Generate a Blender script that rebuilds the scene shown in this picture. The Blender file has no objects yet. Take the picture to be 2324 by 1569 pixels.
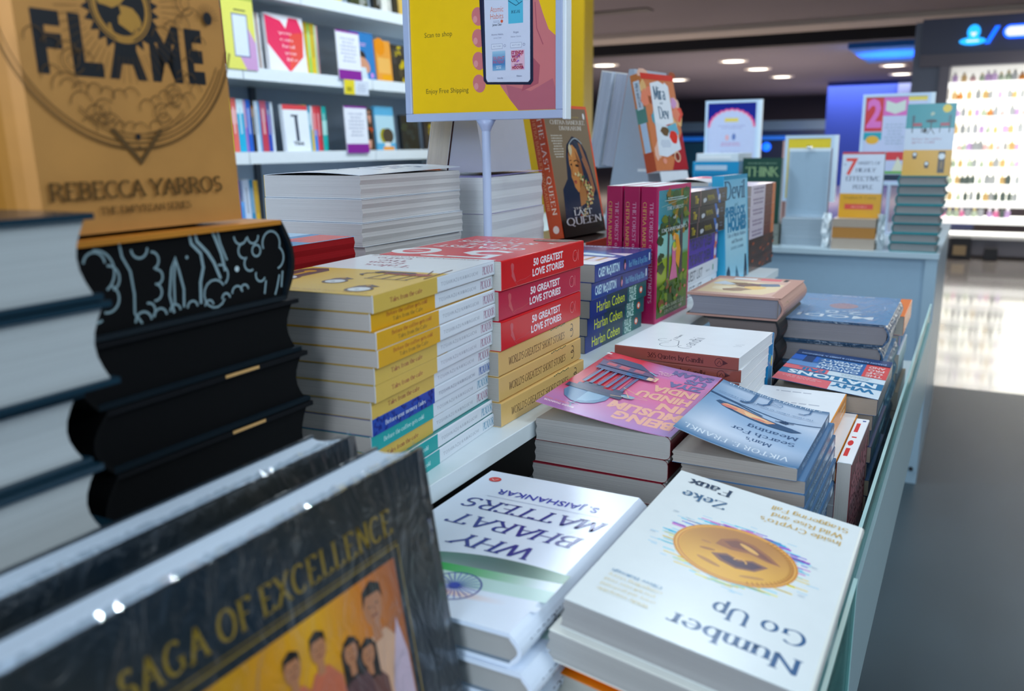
import bpy, bmesh, math, random
from mathutils import Matrix, Vector
random.seed(7)
S = bpy.context.scene
EYE = 1.08                                   # eye height above the shop floor; all z below are measured from it

# ------------------------------------------------------------------ camera
cd = bpy.data.cameras.new('camera'); cam = bpy.data.objects.new('camera', cd); S.collection.objects.link(cam)
R = ((0.88398847, 0.09547624, -0.45765563), (0.46738602, -0.20290916, 0.86045231), (-0.01070977, -0.97453176, -0.22399362))
cam.matrix_world = Matrix(((R[0][0], -R[0][1], -R[0][2], 0), (R[1][0], -R[1][1], -R[1][2], 0), (R[2][0], -R[2][1], -R[2][2], EYE), (0, 0, 0, 1)))
cd.sensor_width = 36; cd.lens = 1966 / 2324 * 36
cd.clip_start = .01; cd.clip_end = 200
cd.dof.use_dof = True; cd.dof.focus_distance = .86; cd.dof.aperture_fstop = 6.8
S.camera = cam
# ------------------------------------------------------------------ world, lights, exposure
w = bpy.data.worlds.new('world'); S.world = w; w.use_nodes = True
bgn = w.node_tree.nodes['Background']; bgn.inputs[0].default_value = (.30, .47, .68, 1); bgn.inputs[1].default_value = .5
S.view_settings.view_transform = 'Standard'; S.view_settings.look = 'None'; S.view_settings.exposure = 0.2; S.view_settings.gamma = 1
S.view_settings.use_curve_mapping = False
S.cycles.max_bounces = 6; S.cycles.use_denoising = True
S.cycles.sample_clamp_indirect = 4
def area(name, x, y, z, size, power, col, tx=0, ty=0):
    l = bpy.data.lights.new(name, 'AREA'); l.shape = 'DISK'; l.size = size; l.energy = power; l.color = col
    o = bpy.data.objects.new(name, l); S.collection.objects.link(o); o.location = (x, y, z + EYE); o.rotation_euler = (tx, ty, 0)
    o['label'] = 'area light'; o['category'] = 'light'
    return o
COOL = (.80, .92, 1)
area('ceiling_or_fill_lamp', .45, 1.15, 1.4, .35, 4.5, COOL)
area('ceiling_or_fill_lamp', -1.0, 1.3, 1.4, .3, 5, COOL)
area('ceiling_or_fill_lamp', -.25, 2.6, 1.4, .4, 9, COOL)
area('ceiling_or_fill_lamp', -1.5, 3.6, 1.4, .5, 22, COOL)
area('ceiling_or_fill_lamp', -1.5, 2.2, 1.4, .5, 18, COOL)
area('ceiling_or_fill_lamp', 1.5, 2.6, 1.4, .5, 10, COOL)
area('ceiling_or_fill_lamp', -.7, -1.5, 1.4, 1.0, 18, (.76, .84, 1))
area('ceiling_or_fill_lamp', 1.3, -.6, 1.4, .8, 12, (.66, .86, 1))
area('ceiling_or_fill_lamp', .1, -2.3, .8, 1.4, 46, (.72, .86, 1), math.radians(60))  # added fill, low behind the camera, brightens the faces turned to the viewer
area('ceiling_or_fill_lamp', 2.0, .9, 1.3, .8, 22, (.80, .92, 1), 0, math.radians(35))  # added fill, tilted in from the right to brighten the spines
# downlights of the mall
area('mall_lamp', -4.2, 17.5, 1.42, 4, 700, (1, .86, .8)); area('mall_lamp', -7, 8.5, 1.38, 3, 420, (1, .86, .82)); area('mall_lamp', 1.5, 7, 1.4, 2, 30, (1, .92, .88)); area('mall_lamp', -3, 25, 1.4, 4, 500, (1, .86, .9))
area('blue_store_lamp', -2.6, 21.5, 1.3, 2, 26, (.02, .2, 1), math.radians(20)); area('blue_store_lamp', -1.35, 15.6, 1.2, 1.2, 24, (.02, .3, 1), math.pi)

# ------------------------------------------------------------------ colours and materials
def lin(c): return c / 12.92 if c <= .04045 else ((c + .055) / 1.055) ** 2.4
def H(h):
    if not isinstance(h, str): return tuple(h)
    return tuple(lin(int(h[i:i + 2], 16) / 255) for i in (0, 2, 4))
def mat_base(name):
    m = bpy.data.materials.new(name); m.use_nodes = True
    return m, m.node_tree.nodes, m.node_tree.links, m.node_tree.nodes['Principled BSDF']
def attr_mat(name, rough=.5, coat=0., bump=0., bscale=(1, 1, 1), bsize=60., bdist=.001, metal=0., stripes=0., dist=0., spec=.5):
    m, n, l, b = mat_base(name)
    a = n.new('ShaderNodeAttribute'); a.attribute_name = 'Col'
    tc = n.new('ShaderNodeTexCoord'); mp = n.new('ShaderNodeMapping'); mp.inputs['Scale'].default_value = bscale
    l.new(tc.outputs['Object'], mp.inputs[0])
    t = n.new('ShaderNodeTexNoise'); t.inputs['Scale'].default_value = bsize; t.inputs['Detail'].default_value = 4
    t.inputs['Distortion'].default_value = dist
    l.new(mp.outputs[0], t.inputs['Vector'])
    mx = n.new('ShaderNodeMix'); mx.data_type = 'RGBA'; mx.blend_type = 'MULTIPLY'
    mr = n.new('ShaderNodeMapRange'); mr.inputs[1].default_value = .35; mr.inputs[2].default_value = .65
    mr.inputs[3].default_value = 1 - stripes; mr.inputs[4].default_value = 1
    l.new(t.outputs[0], mr.inputs[0])
    mx.inputs[0].default_value = 1
    l.new(a.outputs['Color'], mx.inputs['A']); l.new(mr.outputs[0], mx.inputs['B'])
    l.new(mx.outputs['Result'], b.inputs['Base Color'])
    b.inputs['Roughness'].default_value = rough; b.inputs['Metallic'].default_value = metal
    b.inputs['Specular IOR Level'].default_value = spec
    b.inputs['Coat Weight'].default_value = coat; b.inputs['Coat Roughness'].default_value = .08
    if bump:
        bp = n.new('ShaderNodeBump'); bp.inputs['Strength'].default_value = bump; bp.inputs['Distance'].default_value = bdist
        l.new(t.outputs[0], bp.inputs['Height']); l.new(bp.outputs[0], b.inputs['Normal'])
        if coat: l.new(bp.outputs[0], b.inputs['Coat Normal'])
    return m
M_MATTE = attr_mat('matte_print', .5, stripes=.02)
M_GLOSS = attr_mat('gloss_print', .26, stripes=.02)
M_DARK = attr_mat('black_cloth', .75, stripes=.02, spec=.15)
M_PAGE = attr_mat('paper_edges', .85, bump=.5, bscale=(1.2, 1.2, 900), bsize=4, bdist=.0006, stripes=.2, spec=.2)
M_PAPER = attr_mat('loose_paper', .7, stripes=.02, spec=.2)
M_WRAP = attr_mat('shrink_wrapped_print', .35, coat=.55, bump=.8, bscale=(1, .55, 1), bsize=42, bdist=.004, dist=2.2)
M_GOLD = attr_mat('brushed_gold_print', .42, metal=.2, stripes=.1, bscale=(1, 1, 1), bsize=30)
M_WHITE = attr_mat('white_laminate', .35, stripes=.02)
M_METAL = attr_mat('painted_metal', .35, stripes=.02)
M_BUMPY = attr_mat('ceiling_paint', .8, stripes=.08, bsize=.4)
def emit(name, col, k):
    m, n, l, b = mat_base(name)
    b.inputs['Base Color'].default_value = (*H(col), 1); b.inputs['Emission Color'].default_value = (*H(col), 1); b.inputs['Emission Strength'].default_value = k
    return m
def glass_mat(name, tint, alpha, rough=.05):
    m, n, l, b = mat_base(name)
    b.inputs['Base Color'].default_value = (*H(tint), 1); b.inputs['Roughness'].default_value = rough
    b.inputs['Transmission Weight'].default_value = 1; b.inputs['IOR'].default_value = 1.2
    tr = n.new('ShaderNodeBsdfTransparent'); tr.inputs[0].default_value = (*H(tint), 1)
    mx = n.new('ShaderNodeMixShader'); mx.inputs[0].default_value = alpha
    l.new(tr.outputs[0], mx.inputs[1]); l.new(b.outputs[0], mx.inputs[2])
    l.new(mx.outputs[0], n['Material Output'].inputs['Surface'])
    return m

# ------------------------------------------------------------------ mesh builder
class MB:
    def __init__(s): s.v = []; s.f = []; s.c = []; s.m = []; s.s = []
    def add(s, vs, fs, col, mi=0, smooth=False):
        o = len(s.v); s.v += [tuple(p) for p in vs]
        per = isinstance(col, list)
        if not per: col = H(col)
        for f in fs:
            s.f.append([o + i for i in f]); s.m.append(mi); s.s.append(smooth)
            s.c.append([col[i] for i in f] if per else [col] * len(f))
    def box(s, x0, y0, z0, x1, y1, z1, col, mi=0):
        v = [(x, y, z) for z in (z0, z1) for y in (y0, y1) for x in (x0, x1)]
        s.add(v, [(0, 2, 3, 1), (4, 5, 7, 6), (0, 1, 5, 4), (2, 6, 7, 3), (0, 4, 6, 2), (1, 3, 7, 5)], col, mi)
    def prism(s, pts, y0, y1, col, mi=0, smooth=False):          # outline in x,z swept along y
        n = len(pts)
        s.add([(x, y0, z) for x, z in pts] + [(x, y1, z) for x, z in pts],
              [list(range(n)), list(range(2 * n - 1, n - 1, -1))] + [(i, n + i, n + (i + 1) % n, (i + 1) % n) for i in range(n)], col, mi, smooth)
    def tube(s, a, b, r, col, n=14, r2=None, mi=0):
        a = Vector(a); b = Vector(b); d = (b - a).normalized(); u = d.orthogonal().normalized(); q = d.cross(u); r2 = r if r2 is None else r2
        vs = [a + (u * math.cos(t) + q * math.sin(t)) * r for t in [2 * math.pi * i / n for i in range(n)]]
        vs += [b + (u * math.cos(t) + q * math.sin(t)) * r2 for t in [2 * math.pi * i / n for i in range(n)]]
        s.add(vs, [(i, (i + 1) % n, n + (i + 1) % n, n + i) for i in range(n)], col, mi, True)
        s.add(vs[:n], [list(range(n - 1, -1, -1))], col, mi); s.add(vs[n:], [list(range(n))], col, mi)
    def lathe(s, prof, x, y, z, col, n=14, mi=0):
        vs = [(x + r * math.cos(2 * math.pi * i / n), y + r * math.sin(2 * math.pi * i / n), z + h) for r, h in prof for i in range(n)]
        fs = [(k * n + i, k * n + (i + 1) % n, (k + 1) * n + (i + 1) % n, (k + 1) * n + i) for k in range(len(prof) - 1) for i in range(n)]
        s.add(vs, fs, col, mi, True)
    def build(s, name, mats, parent=None, bend=None, bevel=0.):
        me = bpy.data.meshes.new(name)
        v = s.v
        me.from_pydata(v, [], s.f); 
        for m in (mats if isinstance(mats, (list, tuple)) else [mats]): me.materials.append(m)
        me.polygons.foreach_set('material_index', s.m); me.polygons.foreach_set('use_smooth', s.s)
        ca = me.color_attributes.new('Col', 'FLOAT_COLOR', 'CORNER')
        flat = [x for f in s.c for c in f for x in (c[0], c[1], c[2], 1.)]
        ca.data.foreach_set('color', flat)
        if bend:
            fn, cuts, cutsy = bend
            bm = bmesh.new(); bm.from_mesh(me)
            for i, x in enumerate(cuts): bmesh.ops.bisect_plane(bm, geom=bm.verts[:] + bm.edges[:] + bm.faces[:], plane_co=(x, 0, 0), plane_no=(1, 0, 0))
            for y in cutsy: bmesh.ops.bisect_plane(bm, geom=bm.verts[:] + bm.edges[:] + bm.faces[:], plane_co=(0, y, 0), plane_no=(0, 1, 0))
            for q in bm.verts: q.co = Vector(fn(*q.co))
            bm.to_mesh(me); bm.free()
        me.update(); me.validate()
        o = bpy.data.objects.new(name, me); S.collection.objects.link(o)
        if parent: o.parent = parent
        if bevel:
            b = o.modifiers.new('bevel', 'BEVEL'); b.width = bevel; b.segments = 2; b.limit_method = 'ANGLE'
        return o

# ------------------------------------------------------------------ lettering: the built-in sans, and a pen-drawn roman
_tc = {}
def glyph_sans(txt, bold):
    k = (txt, bold)
    if k not in _tc:
        c = bpy.data.curves.new('lettering', 'FONT'); c.body = txt; c.size = 1; c.offset = bold; c.resolution_u = 2
        o = bpy.data.objects.new('lettering', c); me = bpy.data.meshes.new_from_object(o)
        vs = [(p.co.x, p.co.y / .682) for p in me.vertices]; fs = [list(p.vertices) for p in me.polygons]
        bpy.data.objects.remove(o); bpy.data.curves.remove(c); bpy.data.meshes.remove(me)
        _tc[k] = (vs, fs)
    return _tc[k]
def _arc(a):
    cx, cy, rx, ry, a0, a1 = a; n = max(3, int(abs(a1 - a0) / 22))
    return [(cx + rx * math.cos(math.radians(a0 + (a1 - a0) * i / n)), cy + ry * math.sin(math.radians(a0 + (a1 - a0) * i / n))) for i in range(n + 1)]
PEN = {'A': '0,0 .4,1 .8,0|.15,.36 .65,.36', 'B': '.1,0 .1,1|.1,1 @.35,.76,.25,.24,90,-90 .1,.52|.1,.52 @.38,.26,.3,.26,90,-90 .1,0', 'C': '@.44,.5,.42,.5,45,315',
 'D': '.1,0 .1,1|.1,1 @.38,.5,.44,.5,90,-90 .1,0', 'E': '.1,0 .1,1|.1,1 .62,1 .62,.85|.1,.52 .5,.52|.1,0 .66,0 .66,.16', 'F': '.1,0 .1,1|.1,1 .62,1 .62,.85|.1,.5 .5,.5',
 'G': '@.44,.5,.42,.5,45,300 .78,.08 .78,.42|.58,.42 .92,.42', 'H': '.1,0 .1,1|.75,0 .75,1|.1,.5 .75,.5', 'I': '.12,0 .12,1', 'J': '.35,1 .35,.15 @.18,.12,.17,.17,0,-150',
 'K': '.1,0 .1,1|.7,1 .1,.42|.28,.58 .78,0', 'L': '.1,0 .1,1|.1,0 .62,0 .62,.17', 'M': '.08,0 .14,1 .48,.1 .82,1 .88,0', 'N': '.1,0 .1,1 .75,0 .75,1', 'O': '@.48,.5,.44,.5,0,360',
 'P': '.1,0 .1,1|.1,1 @.36,.73,.28,.27,90,-90 .1,.46', 'Q': '@.48,.5,.44,.5,0,360|.5,.1 .95,-.22', 'R': '.1,0 .1,1|.1,1 @.36,.75,.27,.25,90,-90 .1,.5|.36,.5 .78,0',
 'S': '@.33,.75,.25,.25,30,270 @.33,.26,.28,.26,90,-150', 'T': '.4,0 .4,1|0,.84 0,1 .8,1 .8,.84', 'U': '.1,1 .1,.3 @.42,.3,.32,.3,180,360 .74,1', 'V': '0,1 .4,0 .8,1',
 'W': '0,1 .28,0 .55,1 .82,0 1.1,1', 'X': '0,1 .75,0|.75,1 0,0', 'Y': '0,1 .4,.45 .8,1|.4,.45 .4,0', 'Z': '0,.85 0,1 .7,1 0,0 .72,0 .72,.16',
 'a': '@.28,.45,.18,.2,150,0 .46,0|.46,.36 @.25,.18,.2,.18,90,330', 'b': '.1,1 .1,0|@.3,.32,.22,.32,150,-150', 'c': '@.32,.32,.27,.32,45,315', 'd': '.52,1 .52,0|@.3,.32,.22,.32,30,330',
 'e': '.06,.34 .54,.34 @.3,.33,.25,.32,0,310', 'f': '.2,0 .2,.8 @.36,.8,.16,.2,180,60|.02,.62 .42,.62', 'g': '.5,.65 .5,-.08 @.28,-.08,.22,.2,0,-150|@.27,.33,.22,.32,0,360',
 'h': '.1,0 .1,1|.1,.42 @.31,.42,.21,.23,180,0 .52,0', 'i': '.1,0 .1,.65|.1,.85 .1,.95', 'j': '.15,.65 .15,-.1', 'k': '.1,0 .1,1|.5,.65 .1,.3|.22,.4 .55,0', 'l': '.1,0 .1,1',
 'm': '.1,0 .1,.65|.1,.42 @.27,.42,.17,.23,180,0 .44,0|.44,.42 @.61,.42,.17,.23,180,0 .78,0', 'n': '.1,0 .1,.65|.1,.42 @.31,.42,.21,.23,180,0 .52,0', 'o': '@.32,.32,.28,.32,0,360',
 'p': '.1,.65 .1,-.3|@.32,.32,.22,.32,150,-150', 'q': '.52,.65 .52,-.3|@.3,.32,.22,.32,30,330', 'r': '.1,0 .1,.65|.1,.42 @.28,.42,.18,.22,180,50', 's': '@.23,.48,.16,.16,30,270 @.23,.16,.18,.16,90,-150',
 't': '.2,.9 .2,.12 @.34,.14,.14,.14,180,300|.04,.62 .38,.62', 'u': '.1,.65 .1,.22 @.3,.22,.2,.22,180,360 .5,.65|.5,.3 .5,0', 'v': '0,.65 .26,0 .52,.65', 'w': '0,.65 .2,0 .38,.6 .56,0 .76,.65',
 'x': '0,.65 .5,0|.5,.65 0,0', 'y': '0,.65 .27,0|.54,.65 .2,-.28', 'z': '0,.63 .5,.63 0,0 .52,0', '.': '.05,0 .05,.1', ',': '.05,.08 0,-.12', "'": '.05,.8 .05,1', '-': '.05,.35 .35,.35',
 '5': '.55,1 .15,1 .12,.6 @.3,.32,.27,.32,110,-140', '3': '@.28,.77,.22,.23,150,-90 @.28,.27,.26,.27,90,-150', '6': '.5,1 .12,.45|@.32,.3,.26,.3,0,360', '0': '@.32,.5,.28,.5,0,360', '7': '0,.85 0,1 .6,1 .2,0', '2': '@.28,.75,.24,.25,170,-20 .02,0 .6,0'}
_pen = {}
def pen(ch):
    if ch not in _pen:
        out = []
        for st in PEN.get(ch, '').split('|'):
            p = []
            for t in st.split():
                p += _arc([float(x) for x in t[1:].split(',')]) if t[0] == '@' else [tuple(float(x) for x in t.split(','))]
            q = []
            for a in p:
                if not q or abs(a[0] - q[-1][0]) + abs(a[1] - q[-1][1]) > 1e-4: q.append(a)
            if len(q) > 1: out.append(q)
        _pen[ch] = out
    return _pen[ch]
def glyph_pen(txt, thick=.155, thin=.052, serif=True, sp=.16):
    k = (txt, thick, thin, serif, sp)
    if k in _tc: return _tc[k]
    vs = []; fs = []; x = 0
    for ch in txt:
        if ch == ' ': x += .38; continue
        st = pen(ch)
        if not st: x += .3; continue
        for p in st:
            n = len(p); o = len(vs)
            for i, (px, py) in enumerate(p):
                a = p[max(0, i - 1)]; b = p[min(n - 1, i + 1)]
                dx, dy = b[0] - a[0], b[1] - a[1]; L = math.hypot(dx, dy) or 1; dx /= L; dy /= L
                if 0 < i < n - 1:
                    c = (px - a[0]) * (b[0] - px) + (py - a[1]) * (b[1] - py)
                    if c < .3 * math.hypot(px - a[0], py - a[1]) * math.hypot(b[0] - px, b[1] - py):      # a sharp corner: restart the strip
                        d1 = (px - a[0], py - a[1]); l1 = math.hypot(*d1); t = (thin + (thick - thin) * abs(d1[1] / l1)) / 2
                        vs += [(x + px - d1[1] / l1 * t, py + d1[0] / l1 * t), (x + px + d1[1] / l1 * t, py - d1[0] / l1 * t)]
                        d1 = (b[0] - px, b[1] - py); l1 = math.hypot(*d1); t = (thin + (thick - thin) * abs(d1[1] / l1)) / 2
                        vs += [(x + px - d1[1] / l1 * t, py + d1[0] / l1 * t), (x + px + d1[1] / l1 * t, py - d1[0] / l1 * t)]
                        continue
                t = (thin + (thick - thin) * abs(dy)) / 2
                vs += [(x + px - dy * t, py + dx * t), (x + px + dy * t, py - dx * t)]
            m = (len(vs) - o) // 2
            fs += [(o + 2 * i, o + 2 * i + 1, o + 2 * i + 3, o + 2 * i + 2) for i in range(m - 1)]
            if serif:
                for (ex, ey), (qx, qy) in ((p[0], p[1]), (p[-1], p[-2])):
                    if (abs(ey) < .01 or abs(ey - 1) < .01 or abs(ey - .65) < .01) and abs(qy - ey) > abs(qx - ex) * 1.0 and abs(qy - ey) > .2:
                        o2 = len(vs); w2 = .15; vs += [(x + ex - w2, ey - thin * .6), (x + ex + w2, ey - thin * .6), (x + ex + w2, ey + thin * .6), (x + ex - w2, ey + thin * .6)]
                        fs.append((o2, o2 + 1, o2 + 2, o2 + 3))
        x += max(q[0] for p in st for q in p) + sp
    _tc[k] = (vs, fs)
    return _tc[k]

class Surf:                                                       # a printable face: u to the right, v up, as one reads it
    def __init__(s, mb, O, eu, ev, mi=0, step=.000012):
        s.mb = mb; s.O = Vector(O); s.eu = Vector(eu); s.ev = Vector(ev); s.n = s.eu.cross(s.ev); s.k = 1; s.mi = mi; s.step = step; s.warp = None
    def P(s, u, v):
        p = s.O + s.eu * u + s.ev * v + s.n * (s.step * s.k)
        return s.warp(p) if s.warp else p
    def put(s, pts, fs, col): s.mb.add([s.P(*p) for p in pts], fs, col, s.mi); 
    def up(s): s.k += 1
    def rect(s, u0, v0, u1, v1, col, col2=None, n=1):             # col2: the print fades from the lower to the upper edge
        if col2 is None:
            s.put([(u0, v0), (u1, v0), (u1, v1), (u0, v1)], [(0, 1, 2, 3)], col)
        else:
            a, b = H(col), H(col2); n = 6; pts = []; cs = []
            for i in range(n + 1):
                t = i / n; c = tuple(a[j] + (b[j] - a[j]) * t for j in range(3)); v = v0 + (v1 - v0) * t
                pts += [(u0, v), (u1, v)]; cs += [c, c]
            s.put(pts, [(2 * i, 2 * i + 1, 2 * i + 3, 2 * i + 2) for i in range(n)], cs)
        s.up()
    def poly(s, pts, col):
        a = sum(pts[i][0] * pts[(i + 1) % len(pts)][1] - pts[(i + 1) % len(pts)][0] * pts[i][1] for i in range(len(pts)))
        if a < 0: pts = pts[::-1]
        s.put(pts, [list(range(len(pts)))], col); s.up()
    def ell(s, cu, cv, ru, rv, col, n=22, rot=0, wob=0, seed=0):
        r = random.Random(seed); pts = []
        for i in range(n):
            t = 2 * math.pi * i / n; k = 1 + wob * r.uniform(-1, 1)
            a, b = ru * k * math.cos(t), rv * k * math.sin(t)
            pts.append((cu + a * math.cos(rot) - b * math.sin(rot), cv + a * math.sin(rot) + b * math.cos(rot)))
        s.poly(pts, col)
    def line(s, pts, w, col):
        n = len(pts); vs = []
        for i, p in enumerate(pts):
            a = pts[max(0, i - 1)]; b = pts[min(n - 1, i + 1)]; dx, dy = b[0] - a[0], b[1] - a[1]; L = math.hypot(dx, dy) or 1
            vs += [(p[0] - dy / L * w / 2, p[1] + dx / L * w / 2), (p[0] + dy / L * w / 2, p[1] - dx / L * w / 2)]
        s.put(vs, [(2 * i, 2 * i + 1, 2 * i + 3, 2 * i + 2) for i in range(n - 1)], col); s.up()
    def ring(s, cu, cv, r, w, col, a0=0, a1=360, ry=None, n=40):
        ry = ry or r
        s.line([(cu + r * math.cos(math.radians(a0 + (a1 - a0) * i / n)), cv + ry * math.sin(math.radians(a0 + (a1 - a0) * i / n))) for i in range(n + 1)], w, col)
    def cloud(s, pts, r, w, col):                                  # a row of scallops along a path
        for (x, y, a0, a1) in pts: s.ring(x, y, r, w, col, a0, a1, n=10)
    def T(s, txt, u0, v0, u1, v1, col, font='sans', bold=0., shear=0., rot=False, **k):
        vs, fs = glyph_sans(txt, bold) if font == 'sans' else glyph_pen(txt, **k)
        if not vs: return
        a = min(p[0] for p in vs); b = max(p[0] for p in vs)
        sh = shear * (v1 - v0)
        pts = [(u0 + (p[0] - a) / (b - a) * (u1 - u0) + shear * p[1] * (v1 - v0), v0 + p[1] * (v1 - v0)) for p in vs]
        s.put(pts, fs, col); s.up()
    def lines(s, u0, v0, u1, v1, n, col, seed=0, k=.45):             # small print that the photograph shows only as grey rows
        r = random.Random(seed); h = (v1 - v0) / n
        for i in range(n):
            d = r.uniform(0, .18) * (u1 - u0); a = u0 + d; e = u1 - d; v = v1 - (i + .8) * h
            while a < e - .0005:
                L = r.uniform(.4, 1.6) * h; L = min(L, e - a)
                s.put([(a, v), (a + L, v), (a + L, v + h * k), (a, v + h * k)], [(0, 1, 2, 3)], col); a += L + h * .3
        s.up()
    def grid(s, fn, u0, v0, u1, v1, nu, nv):                       # a printed picture with soft colours
        pts = []; cs = []
        for j in range(nv + 1):
            for i in range(nu + 1):
                a, b = i / nu, j / nv; pts.append((u0 + (u1 - u0) * a, v0 + (v1 - v0) * b)); cs.append(H(fn(a, b)))
        s.put(pts, [(j * (nu + 1) + i, j * (nu + 1) + i + 1, (j + 1) * (nu + 1) + i + 1, (j + 1) * (nu + 1) + i) for j in range(nv) for i in range(nu)], cs); s.up()
def mixc(a, b, t):
    a, b = H(a), H(b); t = max(0, min(1, t)); return tuple(a[i] + (b[i] - a[i]) * t for i in range(3))

# ------------------------------------------------------------------ naming helpers
def tag(o, label, cat=None, group=None, kind=None):
    if label: o['label'] = label
    if cat: o['category'] = cat
    if group: o['group'] = group
    if kind: o['kind'] = kind
    return o
def thing(name, label, cat, group=None):
    o = bpy.data.objects.new(name, None); S.collection.objects.link(o); o.empty_display_size = .02
    return tag(o, label, cat, group)
def dup(root, label=None, group=None):
    r = root.copy(); S.collection.objects.link(r)
    if label: r['label'] = label
    if group: r['group'] = group
    for ch in list(root.children):
        c = ch.copy(); S.collection.objects.link(c); c.parent = r
        for g in ch.children:
            d = g.copy(); S.collection.objects.link(d); d.parent = c
    return r
def put(o, loc, ex=(1, 0, 0), ey=(0, 1, 0)):                        # local x and y axes given; z follows
    ex = Vector(ex).normalized(); ey = Vector(ey); ey = (ey - ex * ey.dot(ex)).normalized(); ez = ex.cross(ey)
    o.matrix_world = Matrix(((ex.x, ey.x, ez.x, loc[0]), (ex.y, ey.y, ez.y, loc[1]), (ex.z, ey.z, ez.z, loc[2] + EYE), (0, 0, 0, 1)))
    return o
def yaw(a): a = math.radians(a); return (math.cos(a), math.sin(a), 0), (-math.sin(a), math.cos(a), 0)
def struct(name, mb, m):
    o = tag(mb.build(name, m), None, None, None, 'structure'); o.location[2] = EYE
    return o

# ------------------------------------------------------------------ a book, lying front cover up: spine x=0, foot y=0, back z=0
def book(label, cat='book', group=None, L=.198, W=.129, T=.02, cover='FFFFFF', spine=None, back=None, pages='CFC8BC', front=None, sp=None, hb=False,
         mat=None, lift=None, board=None, name='paperback_book', inset=None, r=.0012, tail=None, pmat=None, headart=None):
    root = thing('hardback_book' if hb and name == 'paperback_book' else name, label, cat, group)
    spine = spine or cover; back = back or cover; c = .0028 if hb else .0005; ov = .003 if hb else .0004
    mb = MB(); pts = []
    bul = .004 if hb else 0
    rr = min(r, T / 3)
    n = 8 if hb else 3
    out = [(W, T)]
    if hb:
        for i in range(n + 1):
            t = i / n; out.append((-bul * math.sin(math.pi * t) + rr * (1 - math.sin(math.pi * t)) , T * (1 - t)))
    else:
        for i in range(n + 1): a = math.radians(90 + 90 * i / n); out.append((rr + rr * math.cos(a), T - rr + rr * math.sin(a)))
        for i in range(n + 1): a = math.radians(180 + 90 * i / n); out.append((rr + rr * math.cos(a), rr + rr * math.sin(a)))
    out.append((W, 0))
    m = len(out); inn = []
    for i, (x, z) in enumerate(out):
        a = out[max(0, i - 1)]; b = out[min(m - 1, i + 1)]; dx, dz = b[0] - a[0], b[1] - a[1]; l = math.hypot(dx, dz); inn.append((x - dz / l * c, z + dx / l * c))
    def colr(i):
        z = (out[i][1] + out[i + 1][1]) / 2; x = (out[i][0] + out[i + 1][0]) / 2
        return cover if x > .01 and z > T / 2 else back if x > .01 else spine
    for i in range(m - 1):
        (x0, z0), (x1, z1), (p0, q0), (p1, q1) = out[i], out[i + 1], inn[i], inn[i + 1]
        col = colr(i); inner = board or ('E9E6DE' if not hb else col)
        mb.add([(x0, 0, z0), (x0, L, z0), (x1, L, z1), (x1, 0, z1)], [(0, 1, 2, 3)], col, 0, 0 < i < m - 2)
        mb.add([(p0, 0, q0), (p0, L, q0), (p1, L, q1), (p1, 0, q1)], [(3, 2, 1, 0)], inner)
        for y, o in ((0, (0, 3, 2, 1)), (L, (0, 1, 2, 3))): mb.add([(x0, y, z0), (p0, y, q0), (p1, y, q1), (x1, y, z1)], [o[::-1]], col)
    for i in (0, m - 1):
        (x0, z0), (p0, q0) = out[i], inn[i]
        mb.add([(x0, 0, z0), (x0, L, z0), (p0, L, q0), (p0, 0, q0)], [(0, 1, 2, 3) if i else (3, 2, 1, 0)], colr(0))
    if front:
        F = Surf(mb, (0, 0, T), (1, 0, 0), (0, 1, 0), step=.00006 if lift else .000012); F.W = W; F.L = L; front(F)
    if sp:
        x = -bul if hb else 0
        P = Surf(mb, (x, L, 0), (0, -1, 0), (0, 0, 1)); P.W = L; P.L = T
        if hb: P.warp = lambda p: Vector((p.x + bul - bul * math.sin(math.pi * max(0, min(1, p.z / T))) + rr * (1 - math.sin(math.pi * max(0, min(1, p.z / T)))), p.y, p.z))
        sp(P)
    bend = None
    if lift:
        def fn(x, y, z, T=T):
            if z > T - c * 1.5 and x > .002: return (x, y, z + lift(x / W, y / L))
            return (x, y, z)
        bend = (fn, [W * i / 14 for i in range(1, 14)], [L * i / 8 for i in range(1, 8)])
    mb.build('cover', mat or (M_GLOSS if not hb else M_MATTE), root, bend=bend)
    pb = MB(); i2 = ov if inset is None else inset
    if hb:                                                         # rounded back and hollow fore-edge
        k = 6; zs = [c + (T - 2 * c) * i / k for i in range(k + 1)]
        prof = [(-bul * .8 * math.sin(math.pi * i / k) + c + .0005, zs[i]) for i in range(k + 1)] + [(W - i2 - .006 * math.sin(math.pi * i / k), zs[i]) for i in range(k, -1, -1)]
    else:
        k = 5; zs = [c + (T - 2 * c) * i / k for i in range(k + 1)]
        prof = [(c, c), (c, T - c)] + [(W - i2 - .0008 * math.sin(2.6 * i), zs[i]) for i in range(k, -1, -1)]
        prof = prof[::-1]
    pb.prism(prof, i2, L - i2, pages, 0)
    if headart:
        Q = Surf(pb, (W, L - i2, 0), (-1, 0, 0), (0, 0, 1)); headart(Q)
    pb.build('page_block', pmat or M_PAGE, root)
    return root
ORD = ['topmost', 'second down', 'third down', 'fourth down', 'fifth down', 'sixth down', 'seventh down', 'eighth down', 'ninth down', 'tenth down', 'eleventh down', 'twelfth down']
def pile(n, i):
    return 'lowest' if i == n - 1 and n > 1 else ORD[i]
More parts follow.
